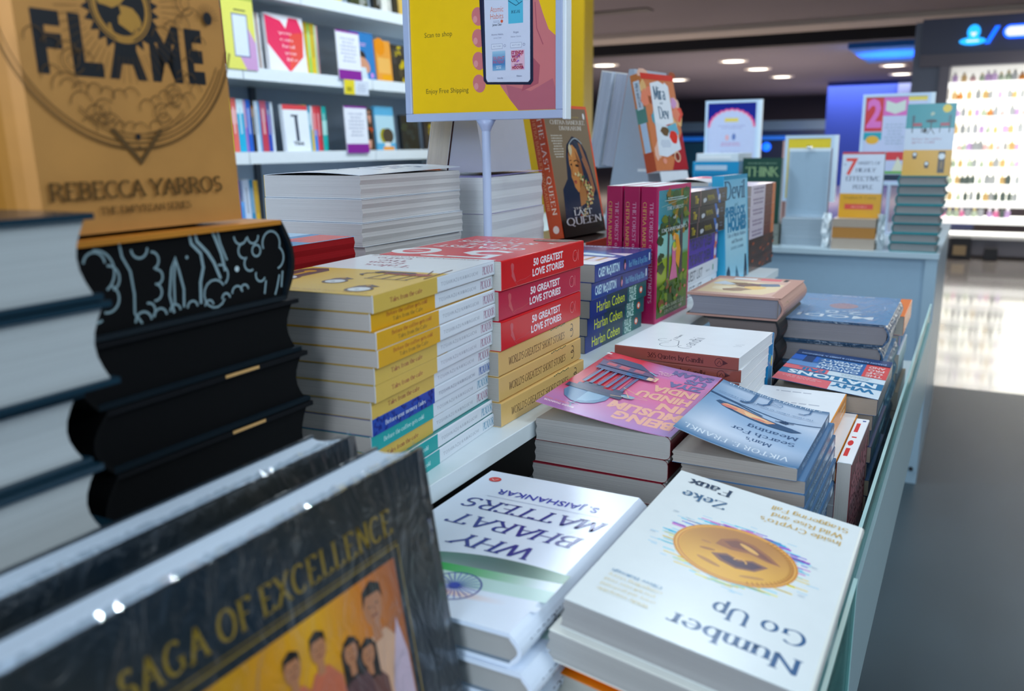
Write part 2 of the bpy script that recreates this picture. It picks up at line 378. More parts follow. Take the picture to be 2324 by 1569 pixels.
# ================================================================== the shop and the mall beyond
mb = MB(); mb.box(-6, -2.5, -1.16, 5, 4.25, -1.08, 'FFFFFF')
FL, n_, l_, b_ = mat_base('shop_floor_vinyl')
def floor_mat(m, n, l, b, c1, c2, rough, scl):
    tc = n.new('ShaderNodeTexCoord'); t = n.new('ShaderNodeTexNoise'); t.inputs['Scale'].default_value = scl; t.inputs['Detail'].default_value = 5
    mp = n.new('ShaderNodeMapping'); mp.inputs['Scale'].default_value = (1, .35, 1); l.new(tc.outputs['Object'], mp.inputs[0]); l.new(mp.outputs[0], t.inputs['Vector'])
    r = n.new('ShaderNodeValToRGB'); r.color_ramp.elements[0].position = .35; r.color_ramp.elements[1].position = .7
    r.color_ramp.elements[0].color = (*H(c1), 1); r.color_ramp.elements[1].color = (*H(c2), 1)
    l.new(t.outputs[0], r.inputs[0]); l.new(r.outputs[0], b.inputs['Base Color']); b.inputs['Roughness'].default_value = rough
floor_mat(FL, n_, l_, b_, '303E44', '44545C', .4, 1.6)
struct('floor', mb, FL)
mb = MB(); mb.box(-22, 4.25, -1.16, 22, 32, -1.082, 'FFFFFF')
FM, n_, l_, b_ = mat_base('mall_floor_polished'); floor_mat(FM, n_, l_, b_, 'A29B93', 'B8B0A8', .13, .6); b_.inputs['Coat Weight'].default_value = .6; b_.inputs['Coat Roughness'].default_value = .06
struct('floor_mall', mb, FM)
mb = MB()
mb.box(-22, -2.5, 1.52, 22, 12.0, 1.6, '6B666E'); mb.box(-22, 12.7, 1.62, 22, 13.6, 1.7, '54525A'); mb.box(-22, 13.9, 1.5, 22, 32, 1.6, '5B5965')
mb.box(-22, 12.0, 1.46, 22, 12.7, 1.6, 'A9A39C'); mb.box(-22, 13.6, 1.40, 22, 13.9, 1.6, '15171F')
struct('ceiling', mb, M_BUMPY)
mb = MB(); mb.box(-5.95, 9.92, 1.508, -3.5, 10.15, 1.522, '050507'); o = tag(mb.build('ceiling_vent', M_MATTE), 'long black slot vent set in the near grey ceiling', 'vent'); o.location[2] = EYE
mb = MB(); mb.box(-22, 31, -1.08, 22, 31.2, 1.6, '4A4650'); struct('wall_back', mb, M_BUMPY)
mb = MB(); mb.box(-2.99, -2.5, -1.08, -2.92, 4.45, 1.52, '5C6A7C'); struct('wall_left', mb, M_BUMPY)
# far shopfronts across the mall
t = thing('shopfront', 'dark blue shopfront strip far across the mall', 'shopfront')
mb = MB(); mb.box(-9.2, 29.5, -1.08, 0, 30.9, .42, '0A2A55'); mb.box(-9.2, 29.4, .42, 0, 30.9, .72, '5D7C93'); mb.build('facade', M_GLOSS, t)
mb = MB(); mb.box(-9, 29.3, .12, 0, 29.4, .24, '1470C0'); mb.build('light_band', emit('blue_neon_band', '0A5FC0', .5), t)
for x0, x1, c in ((-9.1, -7.6, '0C4660'), (-7.3, -5.2, '0A1A38'), (-4.9, -3.2, '081430'), (-2.9, -1.3, '0B2E52')):
    mb = MB(); mb.box(x0, 29.25, -1.0, x1, 29.4, .05, c); mb.build('window_display', M_GLOSS, t)
t.location = (0, 0, EYE)
M_BLUE = emit('blue_neon', '0A62FF', 1.6); M_CYAN = emit('cyan_neon', '20A8FF', 1.3); M_LAV = emit('lavender_lightbox', 'C9CBFF', 1.25); M_PINK = emit('pink_neon', 'FF5A9C', 1.1); M_LAMP = emit('lamp_glow', 'FFF6E4', 5)
M_WARM = emit('warm_lightbox', 'F09A78', .8)
for i, (x, z, rx, m, lb) in enumerate(((-5.35, .02, .22, M_BLUE, 'round blue neon light above the white row of books'), (-4.2, .0, .22, M_BLUE, 'blue neon light left of the warm bulb'), (-3.75, .1, .11, M_LAMP, 'small warm round bulb between the two white frames'),
                            (-4.15, -.42, .18, M_PINK, 'pink neon light under the blue ones'), (-4.1, -.85, .2, M_BLUE, 'lower blue neon light right of the blank white board'), (-6.15, -.1, .14, M_BLUE, 'blue neon light at the edge of the navy arch sign'))):
    mb = MB(); mb.lathe([(.0, -.05), (rx * .7, -.05), (rx, -.02), (rx, .02), (rx * .7, .05), (0, .05)], 0, 0, 0, 'FFFFFF')
    o = mb.build('neon_light' if m is not M_LAMP else 'round_bulb', m); o.rotation_euler = (math.pi / 2, 0, 0); o.location = (x, 29.19, z + EYE); tag(o, lb, 'light')
for x, y, c in ((-4.2, 16.7, 0), (-4.2, 18.75, 1), (-4.2, 21.2, 2), (-6.5, 16.1, 3), (-6.5, 18.4, 4), (-6.5, 20.7, 5), (-1.7, 17.0, 6), (-.88, 15.9, 7), (-1.7, 19.5, 8), (-1.75, 22.0, 9)):
    rowname = 'left' if c in (3, 4, 5) else 'middle' if c < 3 else 'right'
    nm = ['nearest in the middle row', 'second in the middle row', 'farthest in the middle row', 'nearest in the left row', 'second in the left row', 'farthest in the left row, beside the leaning novel', 'left of the brightest, in the blue-lit part', 'brightest, nearest the perfume shop', 'third of the blue-lit group', 'lowest, next to the blue wall'][c]
    t = thing('ceiling_downlight', 'round white recessed downlight, ' + nm, 'ceiling light', 'round downlights in the mall ceiling'); t.location = (x, y, 1.5 + EYE)
    mb = MB(); mb.lathe([(.27, 0), (.27, -.02), (.2, -.02)], 0, 0, 0, 'E8E4DC', 24); mb.build('trim_ring', M_METAL, t)
    mb = MB(); mb.lathe([(.2, -.015), (.001, -.015)], 0, 0, 0, 'FFFFFF', 24); mb.build('lens', M_LAMP, t)

# perfume shop
t = thing('perfume_shelf_unit', 'brightly lit white display wall of perfume bottles across the mall', 'display shelf')
PY = 9.45; t.location = (0, PY, EYE)
mb = MB(); mb.box(-.33, .3, -.62, 1.9, .36, .7, 'FFFFFF'); mb.build('back_panel', emit('lit_back_panel', 'F0EEE6', .42), t)
mb = MB(); mb.box(-.42, -.02, -1.08, -.335, .36, .72, '6A6672'); mb.box(-.6, -.02, .70, 1.9, .36, 1.12, '3A3F58'); mb.box(-.6, -.03, .69, 1.9, .0, .80, '5B5560'); mb.box(-.66, .02, -1.08, -.42, .5, 1.1, '5A6478'); mb.build('surround', M_WHITE, t)
for i in range(10):
    z = .70 - .157 * (i + 1); mb = MB(); mb.box(-.335, -.02, z - .018, 1.9, .299, z, 'FFFFFF'); mb.box(-.335, -.021, z - .058, 1.9, -.019, z, 'FFFFFF')
    mb.build('shelf', emit('lit_shelf_%d' % i, 'FFFFFB', .85), t)
mb = MB(); mb.box(-.36, -.16, -.90, 1.9, .36, -.872, 'F4F4F0'); mb.box(-.36, -.10, -1.06, 1.9, .3, -.9, '6E6A70'); mb.build('counter', M_WHITE, t)
area('shelf_light', .4, PY - .5, .3, 1.0, 2, (1, .97, .9), math.radians(60))
r_ = random.Random(3)
protos = []
kinds = [('D8B478', 'E0C48A'), ('E4BCBC', 'ECE6DA'), ('A8ACB0', '6A6E72'), ('B8C8B0', 'D0C080'), ('C8A8D8', 'EDE6F0'), ('D88838', 'B07020'), ('5E6A66', '3A3A3A'), ('E27AA8', 'F0E0E8')]
knm = ['amber', 'rose', 'smoke grey', 'pale green', 'lilac', 'orange', 'dark green', 'pink']
for k, (c1, c2) in enumerate(kinds):
    mb = MB(); h = (.075, .06, .085, .07)[k % 4]
    if k % 2: mb.lathe([(0, 0), (.02, 0), (.022, .01), (.02, h * .6), (.008, h * .68), (.008, h * .7)], 0, 0, 0, c1, 10)
    else: mb.box(-.018, -.011, 0, .018, .011, h * .68, c1)
    mb.lathe([(.009, h * .68), (.009, h), (0, h)], 0, 0, 0, c2, 8)
    protos.append(mb.build('perfume_bottle', M_GLOSS))
first = [True] * 8
rows = ['first', 'second', 'third', 'fourth', 'fifth', 'sixth', 'seventh', 'eighth', 'ninth', 'tenth']
cnt = 0
for i in range(9):
    x = -.29 + r_.uniform(0, .02)
    while x < .34:
        k = r_.choice([0, 1, 2, 3, 4, 5] if i < 6 else [2, 6, 3, 2, 6, 0] if i < 8 else [2, 6, 5, 3, 4, 7])
        if first[k]: o = protos[k]; first[k] = False
        else: o = protos[k].copy(); S.collection.objects.link(o)
        o.location = (x, PY + .06 + r_.uniform(-.02, .03), .701 - .157 * (i + 1) + EYE); o.rotation_euler[2] = r_.uniform(-.3, .3); sc = r_.uniform(1.05, 1.35); o.scale = (sc, sc, sc)
        tag(o, 'small %s perfume bottle on the %s lit shelf from the top' % (knm[k], rows[i]), 'bottle', '%s perfume bottles on the %s lit shelf' % (knm[k], rows[i]))
        x += r_.choice([.045, .05, .055, .06, .075]); cnt += 1
for k in range(8):
    if first[k]: bpy.data.objects.remove(protos[k])
for x, wd, hh, lb in ((-.10, .21, .19, 'black paper shopping bag with a tan label on the perfume shop counter'), (.16, .13, .1, 'small black box right of the shopping bag')):
    t = thing('shopping_bag' if wd > .2 else 'gift_box', lb, 'bag' if wd > .2 else 'box'); t.location = (x, PY - .26, -1.08 + EYE + .0)
    t.location[2] = EYE - 1.07
    mb = MB(); mb.add([(-wd * .42, -.05, 0), (wd * .5, -.05, 0), (wd * .46, -.05, hh), (-wd * .36, -.05, hh), (-wd * .42, .05, 0), (wd * .5, .05, 0), (wd * .46, .05, hh), (-wd * .36, .05, hh)], [(0, 1, 2, 3), (5, 4, 7, 6), (0, 3, 7, 4), (1, 5, 6, 2), (3, 2, 6, 7), (0, 4, 5, 1)], '17171B'); mb.build('body', M_MATTE, t)
    if wd > .2: mb = MB(); mb.box(-.05, -.053, .03, .06, -.051, .12, 'A08A66'); mb.build('label_panel', M_MATTE, t)
# neon sign over the perfume shop
t = thing('neon_sign', 'blue neon emblem with a white heart over the perfume shop', 'sign'); t.location = (0, PY - .04, EYE)
mb = MB(); S1 = Surf(mb, (0, 0, 0), (1, 0, 0), (0, 0, 1), step=.004); S1.ell(-.165, .98, .055, .065, 'FFFFFF', 16); S1.ell(-.17, .90, .11, .035, 'FFFFFF', 18)
mb.build('figure', M_CYAN, t)
mb = MB(); S1 = Surf(mb, (0, -.02, 0), (1, 0, 0), (0, 0, 1), step=.004); S1.poly([(-.165, .935), (-.14, .965), (-.15, .98), (-.165, .97), (-.18, .98), (-.19, .965)], 'FFFFFF'); S1.rect(-.22, .893, -.12, .907, 'FFFFFF'); mb.build('heart', M_LAV, t)
t = thing('neon_sign', 'slanted blue neon stroke beside the emblem', 'sign'); t.location = (0, PY - .04, EYE)
mb = MB(); mb.add([(-.07, 0, .87), (-.03, 0, .87), (.045, 0, 1.02), (.005, 0, 1.02), (-.07, -.02, .87), (-.03, -.02, .87), (.045, -.02, 1.02), (.005, -.02, 1.02)], [(0, 1, 2, 3), (4, 5, 6, 7), (0, 1, 5, 4), (2, 3, 7, 6), (0, 4, 7, 3), (1, 2, 6, 5)], 'FFFFFF'); mb.build('stroke', M_BLUE, t)
t = thing('neon_sign', 'long rounded lavender lightbox with a blue rim at the right edge', 'sign'); t.location = (0, PY - .04, EYE)
mb = MB(); S1 = Surf(mb, (0, 0, 0), (1, 0, 0), (0, 0, 1), step=.004); S1.poly([(.13 + .06 * math.cos(a), .965 + .06 * math.sin(a)) for a in [math.radians(90 + 18 * i) for i in range(11)]] + [(1.2, .905), (1.2, 1.025)], 'FFFFFF'); mb.build('rim', M_BLUE, t)
mb = MB(); S1 = Surf(mb, (0, -.02, 0), (1, 0, 0), (0, 0, 1), step=.004); S1.poly([(.13 + .042 * math.cos(a), .965 + .042 * math.sin(a)) for a in [math.radians(90 + 18 * i) for i in range(11)]] + [(1.18, .923), (1.18, 1.007)], 'FFFFFF'); mb.build('lightbox', M_LAV, t)
# blue lit store left of the perfume shop
t = thing('blue_store', 'blue-lit store front left of the perfume shop', 'shopfront'); t.location = (0, 0, EYE)
mb = MB(); mb.box(-3.6, 24, -1.075, -1.95, 24.4, 1.495, '002A80'); mb.build('wall_panel', M_BUMPY, t)
mb = MB(); mb.box(-1.949, 23.9, -1.075, -1.1, 24.4, 1.495, '4A5878'); mb.build('pilaster', M_BUMPY, t)
mb = MB(); mb.box(-1.9, 14.3, 1.36, -.74, 17.0, 1.495, '0C68C8'); mb.build('soffit', M_BUMPY, t)
t = thing('lit_poster', 'orange and pink lit poster on the store left of the perfume shelves', 'poster'); t.location = (-1.35, 20, EYE)
mb = MB(); mb.box(-.35, 0, .05, .22, .08, .95, 'FFFFFF'); mb.build('lightbox', M_WARM, t)
mb = MB(); mb.box(-.24, -.02, .1, .22, -.005, .72, '9A5040'); mb.build('picture', M_MATTE, t)

# yellow end wall
mb = MB(); mb.box(-2.52, 4.3, -1.08, -1.85, 4.42, 1.52, 'B08C00'); struct('wall_yellow', mb, M_WHITE)
mb = MB(); mb.box(-2.5, 4.28, -.50, -1.83, 4.3, -.455, 'D6DCE0'); struct('trim_1', mb, M_WHITE)

# ------------------------------------------------------------------ the wall bookcase (faces right)
BX = -2.5
def by(px_az): return -BX / px_az if px_az > 0 else BX / px_az
t = thing('wall_bookcase', 'tall white steel bookcase along the left wall', 'bookcase'); t.location = (0, 0, EYE)
SH = [(.605, 'top'), (.294, 'upper'), (-.022, 'middle'), (-.333, 'lower')]
for z, nm in SH:
    for y0, y1 in ((.4, 2.55), (2.555, 3.36), (3.365, 4.29)) if nm != 'top' else ((.4, 2.9), (2.905, 4.29)):
        mb = MB(); mb.box(BX - .36, y0, z - .03, BX, y1, z, 'E6EEF4'); mb.box(BX - .004, y0, z - .034, BX + .004, y1, z + .012, 'EDF4FA'); mb.build('shelf', M_WHITE, t)
mb = MB(); mb.box(BX - .42, .4, -1.08, BX - .36, 4.29, 1.2, 'A8B8CC'); mb.build('back_panel', M_METAL, t)
for y in (2.945,): mb = MB(); mb.box(BX - .36, y, -1.08, BX - .345, y + .03, 1.2, '3C4654'); mb.build('slotted_upright', M_METAL, t)
mb = MB(); mb.box(BX - .36, 4.29, -1.08, BX + .004, 4.36, 1.2, 'E6EEF4'); mb.build('side_panel', M_WHITE, t)
r_ = random.Random(11)
def stand_spine(y, z, th, h, c, bands=(), c2=None, lean=0., nm='', grp='', shelf='middle'):
    def sp(P):
        for a, b, cc in bands: P.rect(h * a, 0, h * b, th, cc)
        k = r_.random()
        if th > .012: P.rect(h * .15, th * .35, h * .62, th * .62, mixc(c, 'FFFFFF' if sum(H(c)) < 1.2 else '202838', .45))
    o = book(nm, 'book', grp, L=h, W=.13, T=th, cover=c, sp=sp, pages='D8D4CC', mat=M_MATTE)
    put(o, (BX - .07 + .0, y, z), (-1, 0, 0), (lean * 0, -lean, 1)); return o
CN = {}
def cname(c):
    r, g, b = (int(c[i:i + 2], 16) for i in (0, 2, 4))
    mx, mn = max(r, g, b), min(r, g, b)
    if mx - mn < 35: return 'black' if mx < 60 else 'dark grey' if mx < 110 else 'grey' if mx < 180 else 'white'
    if r == mx and b > g + 30 and b > .55 * r: return 'pink' if mx > 190 else 'purple'
    if r == mx: return 'yellow' if g > .75 * r else 'orange' if g > .5 * r else 'red'
    if g == mx: return 'teal' if b > .75 * g else 'green'
    return 'purple' if r > .6 * b and g < .6 * b else 'light blue' if mx > 200 and g > 150 else 'blue'
NUM = ['first', 'second', 'third', 'fourth', 'fifth', 'sixth', 'seventh', 'eighth', 'ninth', 'tenth', 'eleventh', 'twelfth', 'thirteenth']
def row(y, z, items, shelf, lean, gname):
    last = 'shelf end'
    side = 'left' if y < 2.9 else 'right'
    for i, (th, h, c, bands) in enumerate(items):
        cn = cname(c)
        lb = '%s upright book, %s from the left in the %s row on the %s shelf' % (cn, NUM[i], side, shelf)
        stand_spine(y, z, th, h, c, bands, lean=lean, nm=lb, grp=gname); last = cn; y += th + .0012
    return y
# upper shelf (z .294)
row(2.630, .294, [(.018, .24, 'A8324A', ((0, .3, '8A3A40'),)), (.022, .242, 'F2C81E', ()), (.016, .235, '1A1A1C', ((.8, 1, '1670B0'),)), (.008, .235, '8C7A34', ()), (.026, .232, 'D8E0E8', ()), (.008, .23, 'B08A78', ()), (.014, .23, 'E8E6EA', ())], 'upper', .06, 'leaning spines on the upper bookcase shelf')
row(2.979, .294, [(.012, .21, 'D88840', ((.5, 1, '0C72A8'),)), (.03, .225, 'EBC21C', ((0, .2, 'C09A10'),)), (.018, .225, 'A8D860', ((0, .2, '90B040'),)), (.026, .224, 'F0CC30', ((0, .2, 'C8A818'),)), (.01, .22, 'B8E0B8', ()), (.01, .22, 'E0A8A8', ())], 'upper', .05, 'yellow and green spines on the upper bookcase shelf')
# middle shelf (z -.022)
row(2.500, -.022, [(.022, .215, '2E8C70', ((0, .5, 'B8C8D0'),)), (.026, .216, 'F0E81C', ()), (.032, .215, 'E86A62', ((.2, .45, 'F0A8A8'),)), (.036, .212, '10B0D8', ((0, .25, 'D8EEF8'),)), (.012, .21, 'A878C8', ((0, .5, 'C8A0C0'),)), (.024, .212, '1460C8', ()), (.018, .21, '1A1614', ((.1, .3, '8A5A20'),)), (.022, .21, 'C8D8E8', ()), (.008, .21, '1898D0', ()), (.034, .212, 'C83850', ((0, .4, 'C05870'),)), (.022, .21, '2848B0', ((0, .25, '506090'), (.25, .6, '4820A0'))), (.014, .208, 'D8E4EE', ())], 'middle', .04, 'upright spines on the left of the middle bookcase shelf')
row(2.972, -.022, [(.012, .205, 'B8D040', ((.5, 1, '1C7A40'),)), (.026, .202, '18A0C0', ((.15, .4, 'B8D8E8'),)), (.014, .202, 'EFE4E8', ((.5, 1, 'F0C820'),)), (.022, .202, 'E85058', ((.5, 1, '3888E0'),)), (.024, .202, 'D83A48', ()), (.009, .202, 'A02838', ()), (.03, .202, '10B8B0', ((.3, .6, 'B8F0E8'),))], 'middle', .04, 'upright spines in the centre of the middle bookcase shelf')
# lower shelf
row(2.490, -.333, [(.018, .21, '6858B0', ()), (.026, .21, 'B8D8E8', ()), (.028, .215, '0C58D0', ()), (.02, .13, '60A8F0', ()), (.034, .215, 'D0DCF0', ()), (.02, .215, '1888B8', ()), (.024, .21, 'E0B030', ())], 'lower', .04, 'blue and white spines on the lower bookcase shelf')
def faced(y, z, wd, h, c, art, lb, depth=.03, lean=.08, nm='paperback_book'):
    o = book(lb, 'book', None, L=h, W=wd, T=.02, cover=c, front=art, pages='D8D4CC', name=nm)
    put(o, (BX - depth - .03, y, z), (0, 1, 0), (-lean, 0, 1)); return o
def heart(F):
    F.rect(0, 0, F.W, F.L, 'F2F2F8')
    def c(a, b): return mixc('F01870', 'F04038', a)
    w, h = F.W, F.L
    F.poly([(w * .52, 0.01), (w * .92, h * .33), (w * .98, h * .75), (w * .86, h * .97), (w * .62, h * .97), (w * .52, h * .78), (w * .4, h * .9), (0, h * .97), (0, h * .5)], 'F02A60')
    F.poly([(w * .52, 0.01), (w * .92, h * .33), (w * .98, h * .75), (w * .6, h * .7)], 'F04A40')
    for i, s_ in enumerate(('you', 'can', 'heal', 'your', 'life')): F.T(s_, w * (.3 + .04 * i), h * (.68 - i * .11), w * (.66 + .03 * i), h * (.73 - i * .11), 'FFD0D8', 'serif')
faced(2.752, .294, .222, .235, 'F2F2F8', heart, 'white book with a big pink and red heart, facing out on the upper shelf')
def thinkbook(F):
    F.rect(0, F.L * .9, F.W, F.L, 'E0404A'); F.rect(F.W * .3, F.L * .76, F.W * .58, F.L * .8, '27384E'); F.rect(F.W * .44, F.L * .26, F.W * .56, F.L * .78, '27384E'); F.T('Think', F.W * .3, F.L * .18, F.W * .74, F.L * .25, '203048', bold=.04)
faced(2.816, -.022, .152, .2, 'EEF4FB', thinkbook, 'white face-out book with a red band and dark vertical title, middle shelf')
def card(F):
    F.rect(0, 0, F.W, F.L * .2, '8A1A98'); F.rect(0, F.L * .96, F.W, F.L, '8A1A98'); F.lines(F.W * .15, F.L * .35, F.W * .85, F.L * .88, 7, 'B8BCD0', 4)
for y, z, lb in ((3.112, .294, 'white leaflet card with a purple foot on the upper bookcase shelf'), (3.142, -.022, 'white leaflet card with a purple foot on the middle bookcase shelf')):
    t = thing('leaflet_card', lb, 'sign'); mb = MB(); mb.box(0, 0, 0, .16, .205, .004, 'EEF0FA'); F = Surf(mb, (0, 0, .004), (1, 0, 0), (0, 1, 0)); F.W = .16; F.L = .205; card(F); mb.build('panel', M_GLOSS, t); put(t, (BX + .01, y, z), (0, 1, 0), (-.05, 0, 1))
def bluefam(F):
    w, h = F.W, F.L
    F.lines(w * .3, h * .72, w * .7, h * .8, 2, 'E8B0E0', 3); F.ell(w * .42, h * .52, .03, .025, '1A1A28'); F.ell(w * .5, h * .35, .045, .03, 'D89878', rot=-.6); F.poly([(w * .35, 0), (w * .65, 0), (w * .55, h * .3), (w * .3, h * .3)], 'D8E8F4'); F.ell(w * .82, h * .15, .012, .012, 'D890E0')
def orng(F):
    w, h = F.W, F.L; F.ell(w * .3, h * .85, .04, .04, 'F09010'); F.rect(w * .1, h * .25, w * .9, h * .6, 'F4B860'); F.rect(w * .3, 0, w * .95, h * .22, 'F2A818')
def brwn(c1, c2, c3):
    def f(F):
        rr = random.Random(hash(c1) % 97); w, h = F.W, F.L
        for i in range(9): F.ell(rr.uniform(.15, .85) * w, rr.uniform(.1, .9) * h, rr.uniform(.1, .22) * w, rr.uniform(.06, .14) * h, rr.choice([c1, c2, c3]), 10, wob=.2, seed=i)
        F.rect(w * .1, h * .86, w * .9, h * .9, c3)
    return f
def afro(F):
    w, h = F.W, F.L; F.rect(0, h * .2, w, h * .8, 'B8DDEC'); F.ell(w * .42, h * .36, .035, .035, 'A8A020'); F.ell(w * .62, h * .36, .045, .036, '4A4038'); F.rect(w * .3, 0, w * .9, h * .12, 'F09A30'); F.rect(w * .4, h * .12, w * .7, h * .22, 'E8E8E8')
faced(3.29, .294, .165, .222, '0C7CC4', bluefam, 'bright blue face-out novel with two figures on the upper shelf')
faced(3.468, .294, .12, .2, 'F0A040', orng, 'orange and cream face-out book on the upper shelf', depth=.03)
faced(3.594, .294, .11, .19, '2C2C30', brwn('4A4438', 'C8B020', '3A3A40'), 'dark face-out book with yellow marks on the upper shelf')
faced(3.325, -.022, .1, .2, '4A3830', brwn('C05028', 'E0A088', '281C20'), 'brown and orange photo-covered book on the middle shelf')
faced(3.442, -.022, .15, .215, '58B0DC', afro, 'light blue face-out book with a round dark bush on the middle shelf')
faced(3.65, -.022, .155, .18, '20262C', brwn('2A3438', '303A30', '1A2024'), 'plain dark face-out book just left of the sign, middle shelf')
faced(3.86, -.022, .13, .16, '3A3434', brwn('4A3A38', 'B8A020', '2A2628'), 'dark face-out book with a yellow corner, middle shelf')
faced(4.005, -.022, .155, .15, 'E0E4F0', lambda F: (F.rect(F.W * .1, F.L * .7, F.W * .9, F.L * .8, 'E8C0C8'), F.lines(F.W * .1, F.L * .2, F.W * .9, F.L * .6, 4, 'B8C0D0', 3)), 'white face-out book with a pale pink band, middle shelf')
faced(4.18, -.022, .1, .15, 'E4EAF4', lambda F: F.lines(F.W * .1, F.L * .2, F.W * .9, F.L * .8, 5, 'B8C0D0', 4), 'last white face-out book at the right end of the middle shelf')
mb = MB()
# pale price card and stands at the front of the shelves
def small_card(y, z, w_, h_, lb, c, art=None):
    t = thing('price_card', lb, 'card'); mb = MB(); mb.box(0, 0, 0, w_, h_, .003, c)
    if art: F = Surf(mb, (0, 0, .003), (1, 0, 0), (0, 1, 0)); F.W = w_; F.L = h_; art(F)
    mb.build('panel', M_GLOSS, t); put(t, (BX + .012, y, z), (0, 1, 0), (0, 0, 1))
small_card(3.14, .232, .175, .062, 'yellow and white price card hung on the upper shelf edge', 'DDE4F2', lambda F: (F.rect(0, 0, F.W * .42, F.L, 'EED830'), F.lines(F.W * .5, F.L * .2, F.W * .9, F.L * .8, 4, 'A8B0C8', 2), F.rect(F.W * .1, F.L * .2, F.W * .3, F.L * .5, 'B0A020')))
# top shelf books, feet in view only
for i, (y, wd, c) in enumerate(((3.1, .15, 'F0E070'), (3.315, .125, '3E4A30'), (3.485, .05, '202428'), (3.552, .075, 'F2F0E8'), (3.642, .04, '30302C'), (3.69, .1, 'E8C060'))):
    faced(y, .605, wd, .22, c, brwn(c, mixc(c, 'FFFFFF', .3), mixc(c, '000000', .3)), '%s face-out book on the top shelf, %s in view from the left' % (['pale yellow', 'dark olive', 'small black', 'cream white', 'thin black', 'sandy yellow'][i], ['first', 'second', 'third', 'fourth', 'fifth', 'sixth'][i]), depth=.05)
# lower shelf right end
faced(4.19, -.333, .1, .24, '50E028', lambda F: F.rect(0, F.L * .9, F.W, F.L, 'E8B030'), 'bright green book at the right end of the lower bookcase shelf', lean=.3)
faced(3.965, -.333, .19, .26, 'E87040', lambda F: F.rect(0, 0, F.W, F.L * .3, 'F0D8C0'), 'orange book lying back beside the bright green one', lean=.5)
faced(3.75, -.333, .19, .25, 'B8D0F0', lambda F: F.rect(0, 0, F.W, F.L * .3, '98B8E0'), 'pale blue book lying back on the lower shelf', lean=.5)
# yellow leaflet stand with a phone picture
t = thing('leaflet_stand', 'yellow card with a phone picture standing on the upper bookcase shelf', 'sign')
mb = MB(); mb.box(0, 0, 0, .16, .3, .004, 'E8E468'); F = Surf(mb, (0, 0, .004), (1, 0, 0), (0, 1, 0)); F.poly([(.1, 0), (.16, 0), (.16, .1), (.12, .16), (.07, .05)], 'D0A0D0'); F.rect(.045, .045, .125, .2, '7078A0'); F.rect(.05, .05, .12, .195, 'E0EAF8'); F.rect(.06, .21, .12, .216, '707040'); F.rect(0, .25, .16, .3, 'B8C050')
mb.build('panel', M_GLOSS, t); put(t, (BX + .005, 2.47, .294), (0, 1, 0), (-.04, 0, 1))
# ================================================================== the two display tables
RX, RZ = -.338, -.245
t = thing('display_table', 'long low white display table full of books, with raised shelf and clear edge guards', 'table'); t.location = (0, 0, EYE)
mb = MB(); mb.box(-1.6, -.7, -.475, -.066, 1.98, -.4552, 'C4D0D6'); mb.build('tabletop', M_WHITE, t)
mb = MB(); mb.box(-.066, -.7, -.53, -.058, 1.98, -.37, '9DB4BA'); mb.build('side_rail', M_WHITE, t)
mb = MB(); mb.box(-1.45, -.5, -1.08, -.22, 1.85, -.475, '6F8088'); mb.build('plinth', M_WHITE, t)
M_AC = glass_mat('clear_acrylic', 'BFE0DC', .35)
mb = MB(); mb.box(-.0635, .655, -.44, -.0615, 1.98, -.33, 'FFFFFF'); mb.build('edge_guard', M_AC, t)
mb = MB(); mb.box(-.0555, -.5, -.44, -.0535, .668, -.331, 'FFFFFF'); mb.build('edge_guard', M_AC, t)
M_EDGE = attr_mat('polished_acrylic_edge', .15)
mb = MB(); mb.box(-.0642, .655, -.3305, -.061, 1.98, -.3295, 'C2E4E2'); mb.build('guard_rim', M_EDGE, t)
mb = MB(); mb.box(-.0562, -.5, -.3315, -.053, .668, -.3305, 'C2E4E2'); mb.box(-.0562, .6675, -.44, -.053, .6685, -.3305, 'C2E4E2'); mb.build('guard_rim', M_EDGE, t)
t2 = thing('raised_shelf', 'raised white shelf board running along the display table behind the front books', 'shelf'); t2.location = (0, 0, EYE)
mb = MB(); mb.box(-1.3, -.6, RZ - .0155, RX, 1.78, RZ, 'E4EEF2'); mb.build('board', M_WHITE, t2, bevel=.0006)
mb = MB(); mb.box(-1.25, -.55, -.455, -.52, 1.75, RZ - .0155, '0A0A0C'); mb.build('dark_void_support', M_MATTE, t2)  # black block stands in for the dark void under the board it carries
t3 = thing('display_table', 'far grey-blue display table with standing books and framed signs', 'table'); t3.location = (0, 0, EYE)
mb = MB(); mb.box(-2.0, 2.93, -.350, -.083, 4.05, -.334, 'B8CCD6'); mb.build('tabletop', M_WHITE, t3)
mb = MB(); mb.box(-1.98, 2.945, -1.08, -.12, 4.0, -.35, '9CB8CC'); mb.box(-.12, 2.935, -1.08, -.086, 4.03, -.35, 'A2BCCC'); mb.build('front_panel', M_WHITE, t3)
mb = MB(); mb.tube((-.104, 2.933, -1.03), (-.104, 2.93, -1.03), .007, '1C2226'); mb.build('bolt', M_MATTE, t3)

